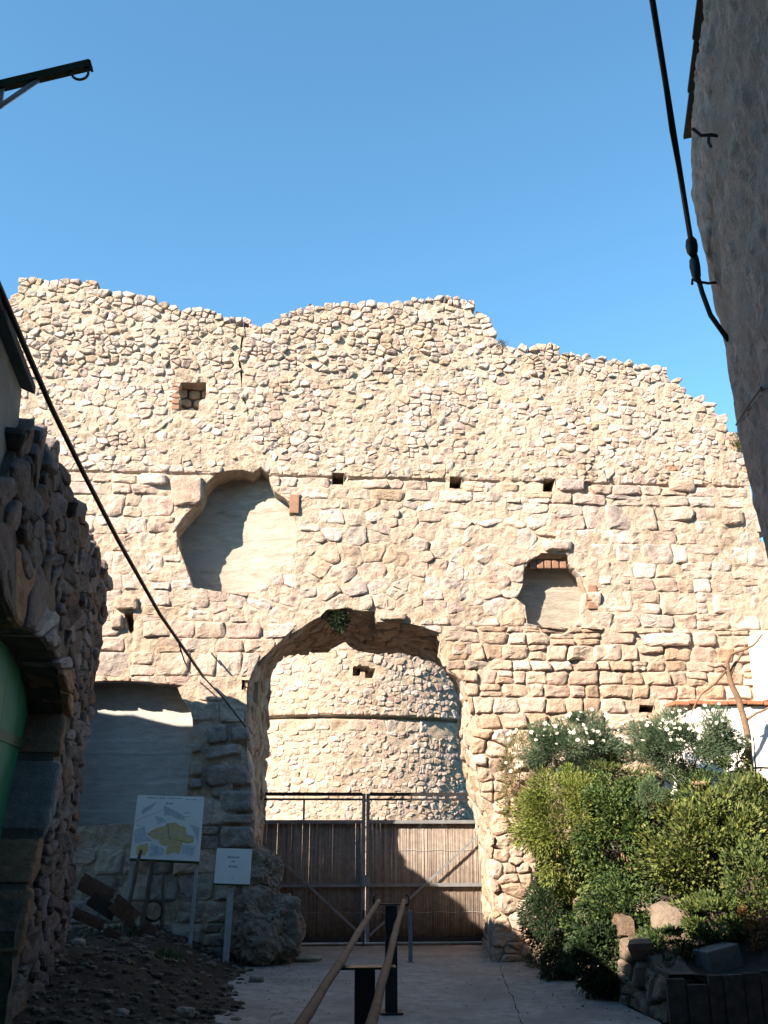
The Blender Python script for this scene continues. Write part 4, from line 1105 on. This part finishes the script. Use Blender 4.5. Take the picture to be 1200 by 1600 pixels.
# bare vine trunk
TY = 12.1
tree = root('bare_tree', 'thin leafless twisted tree in front of the whitewashed wall', 'tree', tuple(onY(1171, 1240, TY)))
def limb(pxs, r0, r1, nm, dy=0):
    pts = [onY(x, y, TY+dy*i/len(pxs)) for i, (x, y) in enumerate(pxs)]
    P = []
    for a, c in zip(pts, pts[1:]): P += [a.lerp(c, t/4) for t in range(4)]
    P.append(pts[-1]); P = [q+Vector((nz(q, 5), nz(q, 5, 3), nz(q, 5, 7)))*.015 for q in P]
    b = MB(); tube(b, P, [r0+(r1-r0)*i/(len(P)-1) for i in range(len(P))], 8, wob=.006); b.build(nm, M['bark'], tree, smooth=True)
limb([(1172, 1250), (1172, 1200), (1168, 1150), (1160, 1115), (1150, 1085), (1141, 1062), (1137, 1046)], .05, .034, 'trunk')
limb([(1139, 1052), (1137, 1035), (1142, 1022), (1160, 1016), (1178, 1008), (1192, 992)], .03, .012, 'branch', -.2)
limb([(1141, 1055), (1150, 1036), (1158, 1022), (1166, 1006)], .026, .01, 'branch', .2)
limb([(1138, 1048), (1128, 1040), (1118, 1042), (1105, 1040)], .018, .007, 'branch', -.2)
limb([(1134, 1050), (1118, 1066), (1100, 1080), (1088, 1096), (1080, 1116)], .02, .008, 'branch', -.25)
limb([(1167, 1126), (1182, 1114), (1205, 1104), (1230, 1100)], .018, .01, 'branch', -.1)
limb([(1180, 1240), (1181, 1200), (1178, 1158), (1176, 1148)], .012, .008, 'shoot')
limb([(1140, 1206), (1165, 1201), (1190, 1199), (1220, 1200)], .014, .012, 'cross_stick', -.1)

# ------------------------------------------------------------------ plants
def leaf(mb, p, d, nrm, L, w, col, fold=.25):
    d = d.normalized(); s = d.cross(nrm)
    if s.length < 1e-3: s = d.cross(Vector((1, .3, .2)))
    s.normalize(); n = s.cross(d)
    mb.add([p, p+d*L*.5+s*w*.5+n*w*fold, p+d*L, p+d*L*.5-s*w*.5+n*w*fold], [(0, 1, 2), (0, 2, 3)], col)
def rdir(r):
    while True:
        v = Vector((r.uniform(-1, 1), r.uniform(-1, 1), r.uniform(-1, 1)))
        if .05 < v.length < 1: return v.normalized()
def bush(name, label, c, rad, n, L, w, cols, seed, clumps=40, droop=0, flowers=0, csize=.28, narrow=False, group=None, stems=10, base=None, cat='shrub', shell=.55):
    r = random.Random(seed); c = Vector(c); rad = Vector(rad)
    base = base or Vector((c.x, c.y, c.z-rad.z))
    rt = root(name, label, cat, tuple(base), group)
    mb = MB(); fl = MB(); C = []
    for i in range(clumps):
        d = rdir(r); k = r.uniform(shell, 1.0)*(1+.22*nz(d, 1.7, seed)); C.append((c+Vector((d.x*rad.x, d.y*rad.y, d.z*rad.z))*k, d, r.uniform(.6, 1.25)))
    for i in range(n):
        cc, d0, sz = r.choice(C); q = rdir(r); rr_ = csize*sz*r.random()**.45
        p = cc+Vector((q.x*rad.x, q.y*rad.y, q.z*rad.z))*rr_
        out_ = (p-c); out_ = Vector((out_.x/rad.x, out_.y/rad.y, out_.z/rad.z)).normalized()
        d = (out_*.8+q*.7+rdir(r)*.6+Vector((0, 0, .35-droop))).normalized()
        col = r.choice(cols); kk = r.uniform(.7, 1.25)
        leaf(mb, p, d, rdir(r), L*r.uniform(.6, 1.3), w*r.uniform(.7, 1.25), tuple(x*kk for x in col))
    mb.build('foliage', M['leaf'], rt)
    sb = MB()
    for cc, d, sz in C[:stems]:
        mid = base.lerp(cc, .55)+rdir(r)*.06; tube(sb, [base+rdir(r)*.05, mid, cc], [.012, .008, .004], 5)
    sb.build('stems', M['bark'], rt)
    for i in range(flowers):
        cc, d0, sz = r.choice([x for x in C if x[1].z > -.15 and x[1].y < .5]); q = rdir(r); q.y = -abs(q.y); q.z = abs(q.z)
        p = cc+Vector((q.x*rad.x, q.y*rad.y, q.z*rad.z))*csize*sz*1.25
        nn = (Vector((0, -.8, .5))+rdir(r)*.5).normalized(); a, b_ = frame_of(nn); R_ = r.uniform(.02, .034)
        fl.add([p]+[p+(a*math.cos(t)+b_*math.sin(t))*R_*(1 if k % 2 else .55) for k, t in enumerate([2*math.pi*k/14 for k in range(14)])], [(0, k+1, (k+1) % 14+1) for k in range(14)])
    if flowers: fl.build('flowers', M['petal'], rt, kind='stuff')
    return rt
def at(x, y, Y): return onY(x, y, Y)
K = .0083
BLUE = [(.09, .145, .09), (.12, .18, .11), (.075, .125, .075), (.14, .19, .1)]
LIME = [(.2, .235, .05), (.16, .21, .045), (.23, .25, .065), (.12, .17, .035)]
IVY = [(.045, .085, .026), (.065, .11, .03), (.08, .135, .036), (.13, .17, .05)]
MID = [(.09, .13, .035), (.11, .155, .045), (.14, .18, .05), (.07, .1, .03), (.16, .17, .06)]
DRY = [(.26, .2, .1), (.2, .17, .08), (.16, .15, .06), (.3, .2, .1)]
DK = [(.03, .055, .025), (.04, .07, .03), (.025, .05, .02)]
bush('daisy_bush', 'blue-green daisy bush with white flowers nearest the gateway', at(905, 1170, 12.2), (.66, .45, .42), 24000, .055, .011, BLUE, 1, 46, flowers=80, group='daisy bushes on the terrace', base=at(905, 1240, 12.3))
bush('daisy_bush', 'blue-green daisy bush with white flowers in front of the whitewashed wall', at(1066, 1165, 12.0), (.68, .45, .45), 24000, .055, .011, BLUE, 2, 46, flowers=110, group='daisy bushes on the terrace', base=at(1066, 1240, 12.1))
bush('dry_shrub', 'straw-coloured half dry shrub against the right gate pier', at(815, 1215, 12.75), (.32, .25, .62), 3600, .055, .011, DRY+MID[:2], 3, 34, flowers=14, base=at(815, 1290, 12.8))
bush('trailing_shrub', 'bright green trailing shrub hanging over the terrace wall beside the gate', at(890, 1300, 11.55), (.62, .45, .72), 20000, .055, .016, LIME, 4, 70, droop=.55, csize=.3, stems=16, base=at(900, 1340, 11.8))
bush('shaded_trailing_shrub', 'lower part of the trailing shrub by the path, its shade put into darker leaves', at(868, 1432, 11.75), (.34, .34, .76), 15000, .05, .016, DK, 5, 110, droop=.7, csize=.24, base=at(880, 1380, 11.9))  # same plant as the trailing shrub; its shadow is put into dark leaf colours
bush('ivy', 'dark glossy ivy trailing in the middle of the terrace', at(972, 1330, 11.2), (.56, .42, .86), 13000, .045, .034, IVY, 6, 80, droop=.6, csize=.22, stems=18, base=at(972, 1300, 11.5))
bush('round_shrub', 'small round pale green shrub in the middle of the planting', at(1014, 1245, 10.9), (.21, .2, .2), 2600, .04, .008, [(.1, .16, .08), (.12, .18, .09)], 7, 24, csize=.35, base=at(1014, 1275, 11))
bush('leafy_shrub', 'large leafy green shrub filling the lower right of the terrace', at(1115, 1350, 10.7), (.76, .55, .78), 15000, .06, .034, MID+LIME[:1], 8, 80, csize=.24, stems=18, base=at(1110, 1440, 10.8))
bush('leafy_shrub', 'mid-green bushy shrub at the right edge below the bare tree', at(1172, 1290, 11.0), (.48, .42, .56), 7000, .06, .032, MID, 9, 44, csize=.28, base=at(1172, 1370, 11.1))
bush('low_shrub', 'dark low shrub between the daisy bush and the bare tree', at(1120, 1240, 11.7), (.62, .4, .34), 4500, .05, .02, IVY+DK, 10, 44, csize=.3, base=at(1120, 1290, 11.8))
bush('low_shrub', 'olive low growth under the nearer daisy bush', at(955, 1212, 11.9), (.62, .35, .26), 3600, .05, .018, MID+DRY[2:3], 11, 36, csize=.3, base=at(955, 1260, 12))
bush('low_shrub', 'dark weeds at the foot of the retaining wall by the block', at(1050, 1535, 9.6), (.26, .25, .22), 1500, .05, .02, DK+IVY[:1], 12, 26, csize=.3, base=at(1050, 1580, 9.7))
bush('dry_shrub', 'rusty withered plant above the boards at the right edge', at(1184, 1450, 9.6), (.14, .15, .3), 800, .045, .018, [(.28, .14, .05), (.34, .2, .08), (.2, .1, .04)], 13, 20, csize=.3, base=at(1184, 1510, 9.7))
bush('leafy_shrub', 'shrub overhanging the grey block at lower right', at(1120, 1440, 10.0), (.42, .35, .24), 3000, .06, .028, MID+IVY, 14, 34, csize=.28, base=at(1120, 1470, 10.2))
bush('sapling', 'sprig of pale leaves beside the bare trunk', at(1155, 1185, 11.9), (.1, .08, .22), 130, .06, .045, [(.2, .2, .07), (.14, .17, .05)], 15, 8, csize=.3, base=at(1158, 1230, 11.9), cat='plant')
bush('wall_weed', 'dark weed growing in the crown of the broken gateway', at(533, 966, 13.35), (.16, .14, .2), 1400, .06, .012, DK, 16, 18, csize=.4, base=at(535, 985, 13.4), cat='weed')
bush('wall_weed', 'small green tuft on the right end of the castle wall top', at(1149, 688, 13.2), (.09, .09, .12), 500, .05, .012, MID, 17, 12, csize=.4, base=at(1149, 700, 13.2), cat='weed')
bush('wall_weed', 'brown tuft in the step of the castle wall top', at(779, 541, 13.25), (.14, .09, .05), 400, .05, .01, DRY+DK, 18, 12, csize=.4, base=at(779, 548, 13.3), cat='weed')
bush('ground_ivy', 'dark ivy creeping over the retaining wall stones', at(985, 1440, 10.6), (.6, .45, .42), 8000, .045, .034, IVY+DK, 19, 60, droop=.6, csize=.22, base=at(985, 1440, 10.9))
bush('ground_ivy', 'low weeds covering the terrace soil beside the grey block', at(1060, 1475, 9.9), (.45, .35, .16), 3000, .05, .022, IVY+DK, 20, 40, csize=.3, base=at(1060, 1490, 10))
bush('ground_ivy', 'dense dark weeds on the terrace at the right edge', at(1185, 1400, 10.1), (.4, .4, .45), 4500, .055, .028, IVY+MID, 21, 50, csize=.28, base=at(1185, 1470, 10.1))
bush('ground_ivy', 'dark creeper added for shade over the lowest stones by the path', at(940, 1495, 10.35), (.42, .2, .34), 5000, .045, .03, DK+IVY[:1], 22, 60, droop=.6, csize=.24, base=at(940, 1470, 10.6))  # added over pale stones, dark leaves standing in for the shade there
rw_ = random.Random(3)
for i, (wx, wy_, lab) in enumerate(((2.75, 12.6, 'weed at the foot of the right gate pier'), (2.9, 10.4, 'weed at the path edge under the retaining wall'), (-2.2, 12.5, 'tuft of weeds beside the map sign pole'), (-1.5, 11.2, 'tuft in the middle of the earth bank'), (-2.6, 10.2, 'dark tuft by the rubble wall foot'))):
    z_ = max(.01, bank_z(wx, wy_)) if wx < 0 else .01
    bush('weed', lab, (wx, wy_, z_+.06), (.13, .12, .08), 260, .07, .012, MID[:2]+DK, 40+i, 10, csize=.5, stems=4, base=Vector((wx, wy_, z_)), cat='weed', group='weeds along the path')
# clay pot
p = at(1096, 1236, 11.5); b = MB(); prf = [(0, -.1), (.07, -.1), (.1, .07), (.115, .07), (.115, .11), (.098, .11), (.09, .05), (0, .04)]
vs = [p+Vector((r_*math.cos(a), r_*math.sin(a), z)) for r_, z in prf for a in [2*math.pi*k/18 for k in range(18)]]
b.add(vs, [(i*18+k, i*18+(k+1) % 18, (i+1)*18+(k+1) % 18, (i+1)*18+k) for i in range(len(prf)-1) for k in range(18)])
tag(b.build('clay_pot', M['brick'], smooth=True), 'orange terracotta pot among the shrubs under the white wall', 'pot')
